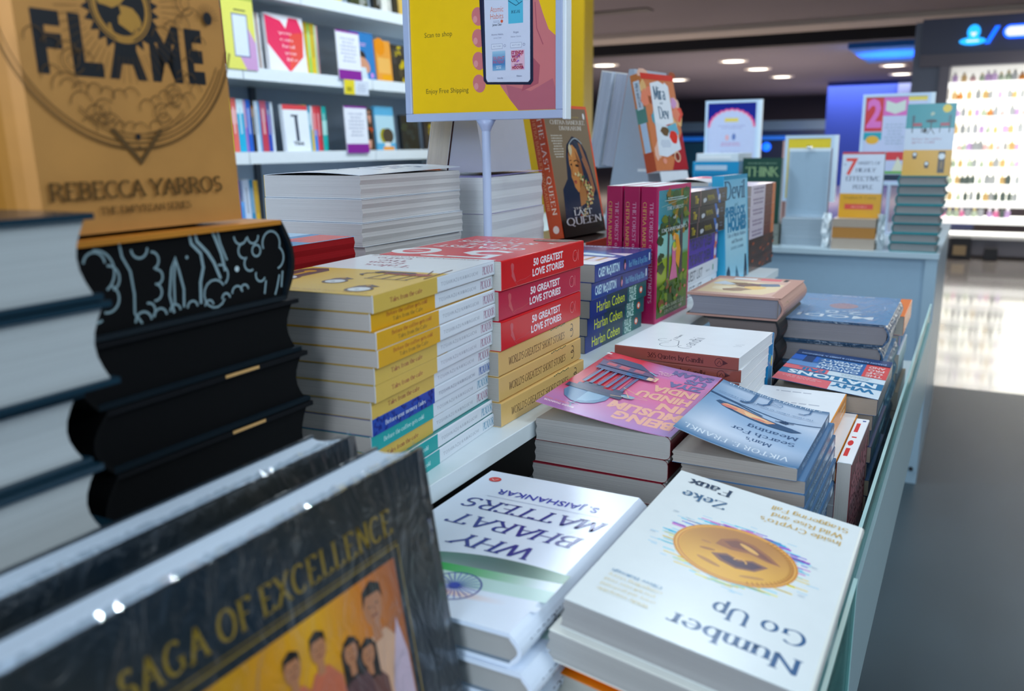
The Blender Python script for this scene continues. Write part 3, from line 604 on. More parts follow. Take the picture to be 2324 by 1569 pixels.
# ------------------------------------------------------------------ the stack of slim cafe novels
def cafe_top(F):
    w, h = F.W, F.L
    F.rect(0, 0, w, h, 'EEF2F6'); F.rect(0, h * .45, w, h, 'E8BE4C')
    F.T('Tales', .048, .057, .094, .068, 'A8305A', 'serif'); F.T('from', .064, .042, .1, .052, 'A8305A', 'serif'); F.T('the', .07, .03, .098, .038, 'A8305A', 'serif'); F.T('cafe', .073, .015, .108, .024, 'A8305A', 'serif')
    F.T('TOSHIKAZU KAWAGUCHI', .012, .004, .12, .009, 'B08A80', 'sans')
    # three watches lying on the yellow
    for u, v, sc in ((.112, .148, 1.2), (.062, .15, .8), (.024, .176, .85)):
        a = .012 * sc; F.poly([(u - a * .75, v), (u - a * .9, v - a * 3), (u - a * .3, v - a * 3.8), (u + a * .6, v - a * 3.6), (u + a, v - a * 3), (u + a * .9, v)] if sc > 1 else [(u - a * .8, v - a * 1.4), (u + a * .2, v - a * 2), (u + a * .9, v - a * 1.3), (u + a, v)], '5C4440')
        F.ell(u, v, a, a * 1.05, '5C4440'); F.ell(u, v, a * .78, a * .8, 'E4EAEE'); F.line([(u, v), (u, v + a * .5)], .0008, '8A9096'); F.line([(u, v), (u + a * .4, v)], .0008, '8A9096')
        if sc > 1: F.rect(u - .002, v - .04, u + .002, v - .014, 'E0A828'); F.ell(u, v - .036, .005, .005, 'E0A020')
        else: F.ell(u + .002, v - a * 1.5, .002, .002, 'C89028')
    # cat on a red chair
    F.poly([(.008, .098), (.045, .096), (.05, .104), (.03, .108), (.008, .108)], 'B04A3A')
    for u in (.012, .02, .032, .044): F.line([(u, .104), (u + .003, .13)], .0013, '5A3A34')
    F.line([(.012, .13), (.05, .13)], .0013, '5A3A34')
    F.line([(.006, .07), (.004, .12)], .0015, '6A3A34'); F.line([(.018, .08), (.012, .1)], .0012, '6A3A34')
    F.poly([(.026, .094), (.056, .094), (.06, .1), (.054, .104), (.05, .099), (.04, .103), (.032, .1), (.026, .104), (.022, .098)], '4A3238')
    F.line([(.054, .1), (.062, .106), (.064, .113), (.059, .117)], .0022, '4A3238')
    F.T('THE MILLION COPY GLOBAL BESTSELLER', .008, .187, .122, .1905, 'B89048')
def cafe_spine(kind, pic):
    def sp(P):
        L, T = P.W, P.L; k = L * .455
        if kind == 'A':
            P.rect(0, 0, k, T, 'E2BC56'); P.T('Tales from the cafe', .021, T * .36, .066, T * .62, 'A85A40', 'serif', thick=.2, thin=.07)
        elif kind == 'B':
            P.rect(0, 0, k, T, 'EAAE18'); P.T('Before the coffee gets cold', .020, T * .58, .077, T * .8, 'B05020', 'serif', thick=.2, thin=.07); P.T('Tales from the Cafe', .028, T * .22, .07, T * .44, '80602A', 'serif', thick=.16, thin=.06)
        elif kind == 'C':
            P.rect(0, 0, k, T, '1848B0')
            rr = random.Random(5)
            for i in range(46): P.ell(rr.uniform(.003, k - .003), rr.uniform(.001, T - .001), .0022, .001, '0C2E90', 6, rot=rr.uniform(0, 3))
            P.T('Before your memory fades', .016, T * .36, .074, T * .62, 'D8E4F8', 'serif', thick=.2, thin=.07)
        else:
            P.rect(0, 0, k, T, '10A8A8'); P.T('Before the coffee gets cold', .016, T * .36, .074, T * .62, 'D0F4F0', 'serif', thick=.2, thin=.07)
        P.T('TOSHIKAZU KAWAGUCHI', k + .006, T * .38, k + .07, T * .6, '7C8292', 'serif', serif=False, thick=.1, thin=.06, sp=.34)
        P.T('PICADOR', L - .028, T * .24, L - .006, T * .78, pic, 'serif', thick=.14, thin=.03, sp=.04)
    return sp
CT = .0116
desc = {'A': ('E2BC56', 'pale yellow and white'), 'B': ('EAAE18', 'deep yellow and white'), 'C': ('1848B0', 'blue patterned and white'), 'D': ('10A8A8', 'teal and white')}
pc = {'m': 'A8507A', 'b': '2060B8', 't': '2090B8'}
seq = [('A', 'm', 0, 0), ('B', 'm', -4, -2), ('B', 'm', 2, -3), ('B', 'm', 3, -3), ('A', 'm', -2, -6), ('A', 'm', -2, -8), ('A', 'm', -8, -8), ('C', 'b', -8, -8), ('D', 't', -10, -11), ('A', 'm', -12, -10), ('D', 't', -6, -4), ('D', 't', -4, -2)]
seen = {}
for i, (k, p, dn, df) in enumerate(seq):
    z = -.0954 - CT * (i + 1) - .0009 * i; z = -.0954 - (i + 1) * (.1496 / 12)
    th = .1496 / 12 - .0002
    lb = 'slim %s paperback, %s of the twelve cafe novels' % (desc[k][1], pile(12, i))
    if (k, p) in seen and i: o = dup(seen[(k, p)], lb)
    else: o = book(lb, 'book', 'slim cafe novels in the tall stack', L=.196, W=.128, T=th, cover=mixc(desc[k][0], '6A6050', .35), spine='E6ECF4', front=cafe_top if i == 0 else None, sp=cafe_spine(k, pc[p]), pages='C8BEB6', board='B8B0A4'); seen[(k, p)] = o
    a = 4.2 + (df - dn) * -.09
    ex, ey = yaw(180 + a)
    X = -.3475 + dn * .0007; Yn = .4575
    L = .196; put(o, (X - math.sin(math.radians(a)) * L, Yn + L * math.cos(math.radians(a)), z), ex, ey)

# ------------------------------------------------------------------ red and tan story collections
def red_top(F):
    w, h = F.W, F.L
    F.ell(.112, .142, .024, .024, 'F6F6F8', 30); F.ell(.112, .142, .013, .015, 'E8404E', 24); F.ell(.112, .142, .009, .004, 'F6B0B4', 12, wob=.5)
    F.poly([(.02, .17), (.064, .17), (.064, .163), (.03, .163), (.029, .150), (.046, .152), (.062, .14), (.06, .122), (.04, .112), (.02, .118), (.022, .127), (.036, .122), (.048, .128), (.05, .138), (.04, .144), (.02, .14)][::-1], 'F6F6F8')
    F.ell(.075, .168, .012, .005, 'F6F6F8', 12, wob=.5)
    F.T('GREATEST', .02, .088, .118, .104, 'F6F0F2', bold=.02); F.T('LOVE', .04, .066, .098, .08, 'F6F0F2', bold=.02); F.T('STORIES', .03, .044, .118, .058, 'F6F0F2', bold=.02); F.T('S', .014, .036, .022, .044, 'F6F0F2')
    for i in range(14):
        rr = random.Random(i); F.ell(rr.uniform(.05, .12), rr.uniform(.018, .04), .003, .0012, 'F6D8DC', 7, rot=rr.uniform(0, 3))
    F.ell(.028, .016, .02, .012, '6A3430', 14, wob=.15); F.ell(.014, .008, .012, .007, '3A2224', 12, wob=.2)
def red_spine(P):
    L, T = P.W, P.L
    P.T('50 GREATEST', .062, T * .56, .128, T * .8, 'FBEFF2', bold=.035); P.T('LOVE STORIES', .06, T * .2, .13, T * .44, 'FBEFF2', bold=.035)
    P.ring(L - .022, T * .5, .0055, .0005, 'F2A8A8', 60, 400, n=20); P.line([(L - .025, T * .5), (L - .022, T * .42), (L - .019, T * .6)], .0008, '7A1018'); P.line([(L - .014, T * .3), (L - .014, T * .7)], .0005, 'F2A8A8')
    P.ell(.02, T * .68, .0035, .0045, 'D85A60', 10, wob=.3, seed=3); P.poly([(.019, T * .58), (.022, T * .56), (.027, T * .2), (.024, T * .2), (.018, T * .42)], 'D85A60')
    P.line([(.028, T * .16), (.034, T * .2), (.045, T * .2), (.06, T * .3), (.07, T * .26)], .0005, 'D84A50'); P.line([(.024, T * .2), (.03, T * .05)], .0005, 'D84A50')
def tan_spine(P):
    L, T = P.W, P.L
    P.T("WORLD'S GREATEST SHORT STORIES", .018, T * .3, .142, T * .6, '5A3E26', 'serif', thick=.16, thin=.07, shear=.15)
    P.ring(L - .022, T * .66, .0035, .001, '4A3A2C', -150, 120, n=14); P.ring(L - .022, T * .42, .0042, .001, '4A3A2C', -120, 150, n=14)
    for i in range(9): P.ell(.11 + i * .004, T * (.965 + .02 * (i % 3 - 1)), .002, .0006, '5A6A48', 6)
n1 = .0249; z = -.0954
protoR = protoT = None
tot = .0954 + .1496; ths = [.0268, .0268, .0268, .0228, .0232, .0232]
for i in range(6):
    red = i < 3; T = ths[i]; z -= T
    lb = ('thick red paperback with white capitals on its spine, %s of three' % ['topmost', 'middle', 'lowest'][i]) if red else ('tan paperback with slanted dark capitals on its spine, %s of three' % ['topmost', 'middle', 'lowest'][i - 3])
    if red:
        if i == 0: o = protoR = book(lb, 'book', 'red story collections above the tan ones', L=.18, W=.128, T=T - .0003, cover='E0343F', spine='DC141C', front=red_top, sp=red_spine, pages='D0CCC4')
        elif i == 1: o = book(lb, 'book', 'red story collections above the tan ones', L=.18, W=.128, T=T - .0003, cover='C81840', spine='C81440', sp=red_spine, pages='BEB6AC')
        else: o = dup(protoR, lb)
    else:
        if i == 3: o = protoT = book(lb, 'book', 'tan story collections under the red ones', L=.182, W=.128, T=T - .0003, cover='E8C078', spine='E6BC74', sp=tan_spine, pages='B8B0A6')
        else: o = dup(protoT, lb)
    dx, a = [(0, .3), (-.003, .5), (-.001, 1), (-.003, .6), (-.003, .2), (-.001, -.3)][i]
    ex, ey = yaw(180 + a); X = -.3545 + dx
    put(o, (X - math.sin(math.radians(a)) * .18, .649 + .18, z), ex, ey)

# ------------------------------------------------------------------ blue romances and thrillers
def romance_top(F):
    w, h = F.W, F.L
    F.rect(0, 0, w, h, '3A4A8A'); F.poly([(0, h * .35), (w, h * .5), (w, h), (0, h)], 'E8D8E4'); F.poly([(0, h * .5), (w * .5, h * .3), (w, h * .45), (w, h * .6), (0, h * .62)], '2A60A8'); F.poly([(w * .1, h * .5), (w * .5, h * .42), (w * .6, h * .52), (w * .1, h * .56)], 'D8E8F0')
    for i in range(6): F.rect(w * .1 + i * .016, h * .62, w * .1 + i * .016 + .006, h * .8, 'C89868')
    F.rect(0, h * .86, w, h, 'F4F4F8'); F.poly([(w * .3, h * .05), (w * .9, 0), (w, h * .3), (w * .4, h * .28)], '6A3A70'); F.T('CASEY McQUISTON', w * .1, h * .04, w * .8, h * .08, 'E0E4F0', bold=.03)
def romance_spine(P):
    L, T = P.W, P.L
    P.T('CASEY McQUISTON', .010, T * .26, .075, T * .74, 'C8E8F4', bold=.03); P.ell(.092, T * .5, .004, T * .38, '14183C', 10, wob=.2); P.ell(.093, T * .42, .0025, T * .2, 'E090A8', 8, wob=.3)
    P.T('Red White & Royal Blue', .106, T * .26, .172, T * .66, '6AB0D8', bold=.01); P.rect(.177, T * .3, .181, T * .78, 'D8E8F0')
def thrill_spine(P):
    L, T = P.W, P.L
    P.rect(.0, 0, .085, T, '123078'); P.rect(.05, 0, .12, T, '163A50'); P.rect(.118, 0, L, T, '0E5A60'); P.rect(.128, 0, .155, T, '186A60'); P.rect(0, 0, .03, T, '0A2A80')
    P.T('Harlan Coben', .02, T * .22, .108, T * .8, 'E6EC18', bold=.0); P.T('FOOL ME', .124, T * .52, .148, T * .92, 'C8E4DC', bold=.03); P.T('ONCE', .124, T * .06, .148, T * .46, 'C8E4DC', bold=.03)
    P.ell(.166, T * .52, .006, T * .22, 'E85A28', 14); P.ell(.166, T * .52, .0035, T * .14, 'F4E8E0', 10)
z = -.136
for i in range(5):
    T = .0218; z -= T; rom = i < 2
    lb = 'blue romance paperback with pale lettering, %s of the two' % ['upper', 'lower'][i] if rom else 'dark blue thriller with thin yellow lettering on the spine, %s of the three' % ['topmost', 'middle', 'lowest'][i - 2]
    if i == 0: pR = o = book(lb, 'book', 'blue romance paperbacks', L=.186, W=.12, T=T - .0003, cover='2A4A98', spine='103C90', front=romance_top, sp=romance_spine, pages='C0B8B0')
    elif i == 2: pT = o = book(lb, 'book', 'dark blue thrillers under the romances', L=.186, W=.12, T=T - .0003, cover='163A70', spine='143070', sp=thrill_spine, pages='B8B0A6')
    else: o = dup(pR if rom else pT, lb)
    dx = [.0, -.004, -.006, -.009, -.012][i]
    a = -1.5; ex, ey = yaw(180 + a)
    put(o, (-.387 + dx + .186 * math.sin(math.radians(-a)), .937 + .186, z), ex, ey)

# ------------------------------------------------------------------ forest novels standing upright
def forest_front(F):
    w, h = F.W, F.L; m = .006
    def c(a, b):
        if b < .28: return mixc('3A5A20', '6A8A20', a * .6 + .3 * math.sin(9 * a + 5 * b))
        if b < .5: return mixc('9AB020', '5A8418', min(1, abs(a - .15) * 1.6))
        if b < .72: return mixc('9AD8D0', '78B0A8', a)
        return mixc('3A9AB0', '2A5A30', a * 1.2)
    F.grid(c, m, m, w - m, h - m, 16, 24)
    def cut(x0, y0, x1, y1, n, cs, s, k=1.):
        rr = random.Random(s)
        for i in range(n): F.ell(rr.uniform(x0, x1) * w, rr.uniform(y0, y1) * h, rr.uniform(.05, .1) * w * k, rr.uniform(.02, .045) * h * k, rr.choice(cs), 9, wob=.35, seed=s + i)
    cut(.3, .78, .9, .94, 26, ['24482A', '2E5A2C', '3A6A30', '8A6A18'], 1); cut(.2, .64, .9, .8, 26, ['24482A', '335E28', '9A7A1C', '6A7A20'], 40); cut(.08, .6, .2, .72, 6, ['2A4A28'], 90)
    for u, w0 in ((.34, .008), (.72, .016)): F.poly([(u * w - w0 / 2, h * .3), (u * w + w0 / 2, h * .3), (u * w + w0 * .3, h * .78), (u * w - w0 * .3, h * .78)], '4A4448')
    cut(.1, .38, .2, .5, 5, ['2A4420'], 120); cut(.08, .1, .9, .3, 26, ['4A7420', '2E5A1E', '7A9420', '8A5030'], 150, .8)
    # woman in a pink sari with an orange veil
    F.poly([(w * .38, h * .29), (w * .62, h * .29), (w * .56, h * .42), (w * .54, h * .54), (w * .44, h * .54), (w * .45, h * .42)], 'D870A0')
    F.poly([(w * .5, h * .64), (w * .62, h * .62), (w * .7, h * .5), (w * .66, h * .36), (w * .56, h * .42), (w * .56, h * .54)], 'E8A028')
    F.ell(w * .51, h * .615, w * .055, h * .026, 'E8A028'); F.ell(w * .49, h * .605, w * .03, h * .018, 'E8B088'); F.ell(w * .5, h * .54, w * .05, h * .035, 'B8C838'); F.line([(w * .44, h * .54), (w * .5, h * .51), (w * .58, h * .52)], .004, 'E8B088')
    for u, v in ((.8, .33), (.3, .12), (.62, .15), (.86, .2), (.15, .08), (.72, .06)): F.ell(w * u, h * v, w * .03, h * .012, 'E07868', 8, wob=.3)
    F.T('THE FOREST', w * .25, h * .822, w * .75, h * .845, 'E8EEF0', 'serif'); F.T('of', w * .45, h * .75, w * .53, h * .775, 'E8EEF0', 'serif'); F.T('ENCHANTMENTS', w * .12, h * .665, w * .88, h * .69, 'E8EEF0', 'serif')
    F.lines(w * .15, h * .885, w * .88, h * .915, 2, 'C8E0E0', 2)
    F.T('CHITRA BANERJEE', w * .12, h * .088, w * .84, h * .112, 'D0D4B8', 'serif'); F.T('DIVAKARUNI', w * .25, h * .052, w * .78, h * .076, 'D0D4B8', 'serif')
    F.line([(w * .1, h * .85), (w * .9, h * .9)], .0004, 'B8D8C8')
def forest_spine(P):
    L, T = P.W, P.L
    P.T('THE FOREST of ENCHANTMENTS', L * .115, T * .56, L * .845, T * .76, 'C898B0', 'serif', sp=.22); P.T('CHITRA BANERJEE DIVAKARUNI', L * .112, T * .14, L * .80, T * .34, 'C8A050', 'serif', sp=.22)
for i in range(3):
    lb = 'magenta-spined novel standing upright, ' + ['front one showing a painted woman in a forest', 'middle of the three', 'rearmost of the three'][i]
    if i == 0: pF = o = book(lb, 'book', 'upright magenta forest novels', L=.19, W=.142, T=.0235, cover='C8186A', spine='A0104C', front=forest_front, sp=forest_spine, pages='F0F0F4')
    else: o = dup(pF, lb)
    put(o, (-.3815 - .0235 - i * .0262 - (0 if i < 2 else .001), 1.142 + .004 * i, RZ), (0.03, 1, 0), (0, 0, 1))
# ================================================================== front row on the lower table
TB = -.455
def flat(o, Xs, Yn, L, z, a=0.):                                   # spine on the right, head towards the viewer
    ex, ey = yaw(180 + a); r = math.radians(a)
    return put(o, (Xs - math.sin(r) * L, Yn + L * math.cos(r), z), ex, ey)
# white hardbacks with the tricolour ribbon
def bharat(F):
    w, h = F.W, F.L
    def ribbon(top, bot, n, c):
        pts = []; cs = []
        for i in range(n + 1):
            t = i / n; u = -.0 + w * t; a, b = top(t), bot(t)
            for j in range(5): pts.append((u, b + (a - b) * j / 4)); cs.append(H(c(t, j / 4)))
        F.put(pts, [(i * 5 + j, (i + 1) * 5 + j, (i + 1) * 5 + j + 1, i * 5 + j + 1) for i in range(n) for j in range(4)], cs); F.up()
    W_ = 'E0EAF8'
    ribbon(lambda t: .164 - .028 * (1 - t) ** .8 - .012 * math.sin(3.1 * t), lambda t: .166 + .006 - .02 * (1 - t), 20, lambda t, j: mixc(mixc('2A9A60', '125848', .5 + .5 * math.sin(4 * t)), W_, .1 + .9 * (1 - j) ** 2 * t * .6 + (.5 if t > .9 else 0)))
    ribbon(lambda t: .147 + .013 * t, lambda t: .162 + .006 * t, 20, lambda t, j: mixc('08A83C', W_, min(1, (abs(t - .7) * 1.5)) ** 2))
    ribbon(lambda t: .158 + .01 * t, lambda t: .172 + .012 * t, 20, lambda t, j: mixc(mixc('8ACAA8', W_, .5), 'F6B070' if t > .45 else 'A8D8C0', .6 * (1 - j) * max(0, t - .2)))
    ribbon(lambda t: .178 + .01 * t, lambda t: .184 + .014 * t, 20, lambda t, j: mixc(W_, 'F2A060', max(0, min(1, (t - .15) * 2)) * (1 - abs(j - .5) * 1.2)))
    cu, cv = .0585, .178
    F.ring(cu, cv, .0165, .0011, '1C2C90', n=40)
    for i in range(24):
        a = i * math.pi / 12; F.line([(cu, cv), (cu + .0155 * math.cos(a), cv + .0155 * math.sin(a))], .0006, '2848B8')
    F.ell(cu, cv, .0034, .0034, '1C40B0', 16)
    F.T('WHY', .031, .113, .093, .129, '12308A', 'serif', shear=.2); F.T('BHARAT', .013, .0845, .112, .1005, '12308A', 'serif', shear=.2); F.T('MATTERS', .007, .0555, .118, .0715, '12308A', 'serif', shear=.2)
    F.rect(.017, .0475, .109, .048, '8A98B8'); F.T('S. JAISHANKAR', .0225, .0325, .106, .041, '1438A8', bold=.012)
    F.ell(.1195, .0165, .0052, .0046, 'D8322C', 18); F.line([(.117, .015), (.1195, .019), (.122, .0165)], .0007, 'F4D0C8')
def bharat_spine(P):
    P.T('WHY BHARAT MATTERS', .012, P.L * .3, .13, P.L * .62, '2A3450', 'serif'); P.T('S. JAISHANKAR', .14, P.L * .35, .185, P.L * .6, '2848A8')
pB = None
for i in range(9):
    T = .02167
    lb = 'white hardback with blue serif title and tricolour ribbon, %s of its stack' % (pile(9, i)) if i else 'white hardback showing its blue title, tricolour ribbon and spoked wheel'
    if i == 0: pB = o = book(lb, 'book', 'white hardbacks with the tricolour ribbon', L=.21, W=.132, T=T - .0004, cover='E0EAF8', front=bharat, sp=bharat_spine, pages='B4B2AE', hb=True, mat=M_GLOSS, board='8A9AAA', r=.004)
    else: o = dup(pB, lb)
    flat(o, -.2 + (0, .008, .004, .006, .002, 0, .003, 0, 0)[i], .376 - (0, .002, 0, .004, 0, 0, 0, 0, 0)[i], .21, -.26 - T * (i + 1), (0, -1, .5, -.5, 0, 0, 0, 0, 0)[i])

# cream paperbacks with the coin, on a slope
def coin(F):
    w, h = F.W, F.L
    F.T('Number', .010, .1945, .085, .209, '2C5C8C', 'serif', thick=.17, thin=.05); F.T('Go Up', .012, .167, .066, .182, '2C5C8C', 'serif', thick=.17, thin=.05)
    cu, cv, r = .070, .104, .0405
    rr = random.Random(4)
    for i in range(150):
        a = rr.uniform(0, 2 * math.pi); k = r * rr.uniform(.95, 1.14 if rr.random() < .8 else 1.35); u, v = cu + k * math.cos(a), cv + k * .92 * math.sin(a)
        c = rr.choice(['38C8E8', '88D8F0', 'D050C8', '7858D8'] if v < cv else ['F0E838', '78D8E8', 'F0D048', '9AE0E8'])
        if k > r * 1.15: c = 'B8D8E8'
        L = rr.uniform(.002, .008 if k < r * 1.15 else .004); F.put([(u - L, v - .0005), (u + L, v - .0005), (u + L, v + .0006), (u - L, v + .0006)], [(0, 1, 2, 3)], c)
    F.up()
    def rim(k, col): F.ell(cu, cv, r * k, r * .92 * k, col, 48)
    rim(1, 'D8903C'); rim(.965, 'F0B45C'); rim(.93, 'C88040'); rim(.915, 'E8A850')
    def cc(a, b): return mixc(mixc('A86848', 'F4B848', b * 1.2), 'E8A848', abs(a - .5))
    n = 28; pts = [(cu, cv)]; cs = [H('E0A04C')]
    for k in (.35, .7, .9):
        for i in range(n):
            a = 2 * math.pi * i / n; pts.append((cu + r * k * math.cos(a), cv + r * .92 * k * math.sin(a))); cs.append(H(mixc(mixc('B07850', 'F4BC50', .5 + .55 * math.sin(a)), 'E8A848', .25)))
    F.put(pts, [(0, 1 + i, 1 + (i + 1) % n) for i in range(n)] + [(1 + k * n + i, 1 + (k + 1) * n + i, 1 + (k + 1) * n + (i + 1) % n, 1 + k * n + (i + 1) % n) for k in (0, 1) for i in range(n)], cs); F.up()
    # a dog's head in relief
    def g(pts, c): F.poly([(cu + x * r, cv + y * r) for x, y in pts], c)
    g([(-.72, -.1), (-.5, -.32), (-.2, -.52), (.1, -.56), (.32, -.36), (.36, -.14), (.1, -.1), (-.2, -.18), (-.5, -.1)], 'A87050'); g([(-.62, -.12), (-.42, -.3), (-.15, -.46), (.08, -.48), (.26, -.32), (.1, -.2), (-.2, -.26), (-.45, -.16)], '8A5C50')
    F.ell(cu - .16 * r, cv - .33 * r, .2 * r, .055 * r, 'EAB468', 14, rot=-.5)
    g([(-.56, .08), (-.4, .34), (-.12, .44), (.16, .36), (.34, .2), (.12, .06), (-.1, .14), (-.3, .02)], '94685A'); g([(-.48, .12), (-.36, .3), (-.12, .38), (.12, .3), (.24, .2), (.08, .12), (-.1, .2), (-.3, .08)], '5E4C5A')
    F.ring(cu - .13 * r, cv + .2 * r, .1 * r, .0012, 'E4AC64', 180, 350, n=12); F.ell(cu + .42 * r, cv + .12 * r, .13 * r, .04 * r, 'B47C4C', 12, rot=.2); F.ell(cu + .5 * r, cv - .1 * r, .09 * r, .03 * r, 'C08850', 10); F.ell(cu + .3 * r, cv + .5 * r, .22 * r, .05 * r, 'C89050', 12, rot=-.3); F.ell(cu - .4 * r, cv + .55 * r, .2 * r, .04 * r, 'D09A54', 12, rot=.4)
    for i in range(26):
        a = math.radians(115 + i * 5.2); F.line([(cu + .945 * r * math.cos(a), cv + .87 * r * math.sin(a)), (cu + .86 * r * math.cos(a), cv + .79 * r * math.sin(a))], .0007, 'B8783C')
    F.T('Zeke', .0925, .0335, .126, .0455, '3C6A90', 'serif', thick=.17, thin=.05); F.T('Faux', .0945, .0105, .128, .022, '1E3A58', 'serif', thick=.19, thin=.05)
    F.T("Inside Crypto's", .012, .0355, .068, .0425, 'D8B878', 'serif', serif=False); F.T('Wild Rise and', .012, .0235, .062, .0305, 'D8B878', 'serif', serif=False); F.T('Staggering Fall', .010, .0115, .064, .0185, 'D8B878', 'serif', serif=False)
    F.T('Oliver Bullough', .096, .1745, .128, .1775, '6A98BC', 'serif', serif=False)
    for i, s_ in enumerate(('compelling story', 'you will ever read', 'crazy and profound', 'Wildly enjoyable')): F.T(s_, .094 + .002 * (i % 2), .1805 + i * .0062, .128, .1835 + i * .0062, 'E0D4B0', 'serif', serif=False)
    for u, v in ((.118, .072), (.122, .112), (.021, .127), (.02, .086)): F.rect(u, v, u + .004, v + .0008, 'A8B8C8')
def coin_spine(P):
    P.T('Number Go Up', .02, P.L * .3, .12, P.L * .7, '2C5C8C', 'serif'); P.rect(.19, P.L * .1, .21, P.L * .9, '4AA060')
th = math.radians(8.9); exn = Vector((-math.cos(th), 0, math.sin(th))); T = .0186
ezn = exn.cross(Vector((0, -1, 0)))
ncol = [('E4EAEA', 'cream paperback with a gold coin picture and dark blue title'), ('EEEFE6', 'second cream paperback, right under the one with the coin'), ('F08418', 'orange-covered paperback under the two cream ones'), ('F08418', 'second orange-covered paperback low in the sloping stack')]
for i, (c, lb) in enumerate(ncol):
    if i == 0: o = book(lb, 'book', None, L=.2225, W=.139, T=T, cover=c, spine='E8EAE2', front=coin, sp=coin_spine, pages='A8A6A4', r=.003)
    elif i == 1: o = book(lb, 'book', None, L=.2225, W=.141, T=T, cover=c, pages='B0AEAA', r=.003)
    else: o = book(lb, 'book', 'orange paperbacks in the sloping stack', L=.21, W=.138, T=T * .9, cover=c, pages='B8B4AA', r=.002, board='F08418')
    P0 = Vector((-.0481, .631, -.2717)) - ezn * (T + .0004) * (i + 1) + Vector(((0, -.0005, .003, .002)[i], (0, -.006, .012, .008)[i], 0)) + (exn * .0012 if i == 1 else Vector())
    if i >= 2: P0 += Vector((-.004, 0, -.0006)) + Vector((0, -.006, 0))
    put(o, P0, exn, (0, -1, 0))
for i in range(5):
    T2 = .0192; lb = 'white paperback hidden low under the sloping cream books, %s of five' % pile(5, i)
    o = book(lb, 'book', 'white paperbacks under the sloping stack', L=.21, W=.132, T=T2 - .0003, cover='E8ECEE', pages='B0AEAA') if i == 0 else dup(o, lb)
    flat(o, -.068, .405, .21, -.3585 - T2 * (i + 1) + .0, 0)

# pink and red paperbacks, the top cover curling up
def being(F):
    w, h = F.W, F.L
    def c(a, b):
        base = mixc('E87AA8', 'B088C8', max(0, b - .55) * 2) if b > .2 else mixc('B890C8', 'D880B8', b * 5)
        base = mixc(base, 'A898D0', max(0, .18 - a) * 4)
        if a > .5: base = mixc(base, 'E0384A', min(1, (a - .5) * 5) * min(1, max(0, (.78 - b) * 6)))
        if a > .92: base = mixc(base, 'C03048', .6 * min(1, max(0, (.8 - b) * 6)))
        return base
    F.grid(c, 0, 0, w, h, 20, 26)
    P_ = 'F6B8A0'
    F.T('BEING', .006, .154, .061, .1715, P_, bold=.05, shear=-.0); F.T('MUSLIM', .006, .132, .073, .149, P_, bold=.05); F.T('IN', .010, .111, .034, .1275, P_, bold=.05); F.T('HINDU', .010, .0885, .062, .1045, P_, bold=.05); F.T('INDIA', .010, .066, .055, .082, P_, bold=.05)
    B_ = '7878A8'
    F.T('ZIYA', .010, .046, .046, .0595, B_, bold=.05); F.T('US', .012, .028, .034, .041, B_, bold=.05); F.T('SALAM', .010, .010, .052, .0235, B_, bold=.05)
    F.lines(.048, .022, .066, .034, 3, 'F4C8D8', 2)
    # domed gateway
    D, M_, Lt = '2A4468', '486A90', '8AB4CC'
    F.poly([(.078, .128), (.078, .14), (.084, .153), (.094, .161), (.104, .161), (.114, .153), (.12, .14), (.119, .128)], '5C8CB4'); F.poly([(.082, .128), (.084, .142), (.092, .154), (.1, .157), (.1, .128)], '80B0D0')
    F.line([(.099, .161), (.101, .168), (.098, .176)], .0016, '3A6A98'); F.line([(.094, .166), (.104, .166)], .0012, '3A6A98')
    F.rect(.068, .119, .124, .129, D); F.rect(.066, .112, .116, .12, '3C4A70'); F.rect(.072, .106, .082, .113, D); F.rect(.092, .106, .112, .113, D); F.ell(.064, .118, .006, .005, Lt, 10, wob=.3)
    for u in (.074, .082, .0885, .097, .105, .112): F.line([(u, .062), (u + .001, .108)], .0028, '5C6C98'); F.line([(u + .003, .062), (u + .003, .108)], .0008, '2A4468')
    F.rect(.062, .052, .12, .063, '54648C'); F.rect(.070, .054, .088, .061, '1C70A8'); F.ell(.079, .0575, .004, .0025, '2A4A78'); F.rect(.056, .05, .066, .062, 'F0C8A8'); F.rect(.058, .052, .0605, .062, 'D890A0')
    F.poly([(.064, .04), (.122, .036), (.12, .052), (.062, .052)], '6A5A80'); F.rect(.09, .04, .1, .049, 'C86070'); F.rect(.104, .04, .114, .048, 'C86070'); F.rect(.074, .04, .084, .049, 'B86880'); F.line([(.06, .04), (.124, .034)], .0016, D); F.line([(.06, .0525), (.122, .0525)], .0012, D)
    F.poly([(.085, .022), (.108, .02), (.118, .036), (.07, .038)], '3C5078'); F.line([(.07, .038), (.06, .046)], .002, Lt)
    F.line([(.062, .122), (.075, .1), (.045, .118), (.078, .128)], .0012, 'E8C090'); F.rect(.121, .012, .1265, .016, 'F4F0F0')
    F.T('SHASHI THAROOR', .092, .1795, .1215, .1825, 'F8E4EC', bold=.04); F.T('necessary, sharp', .098, .1745, .1235, .1775, 'F07850')
def being_spine(P): P.T('BEING MUSLIM IN HINDU INDIA', .01, P.L * .3, .12, P.L * .7, '5A1018', bold=.03)
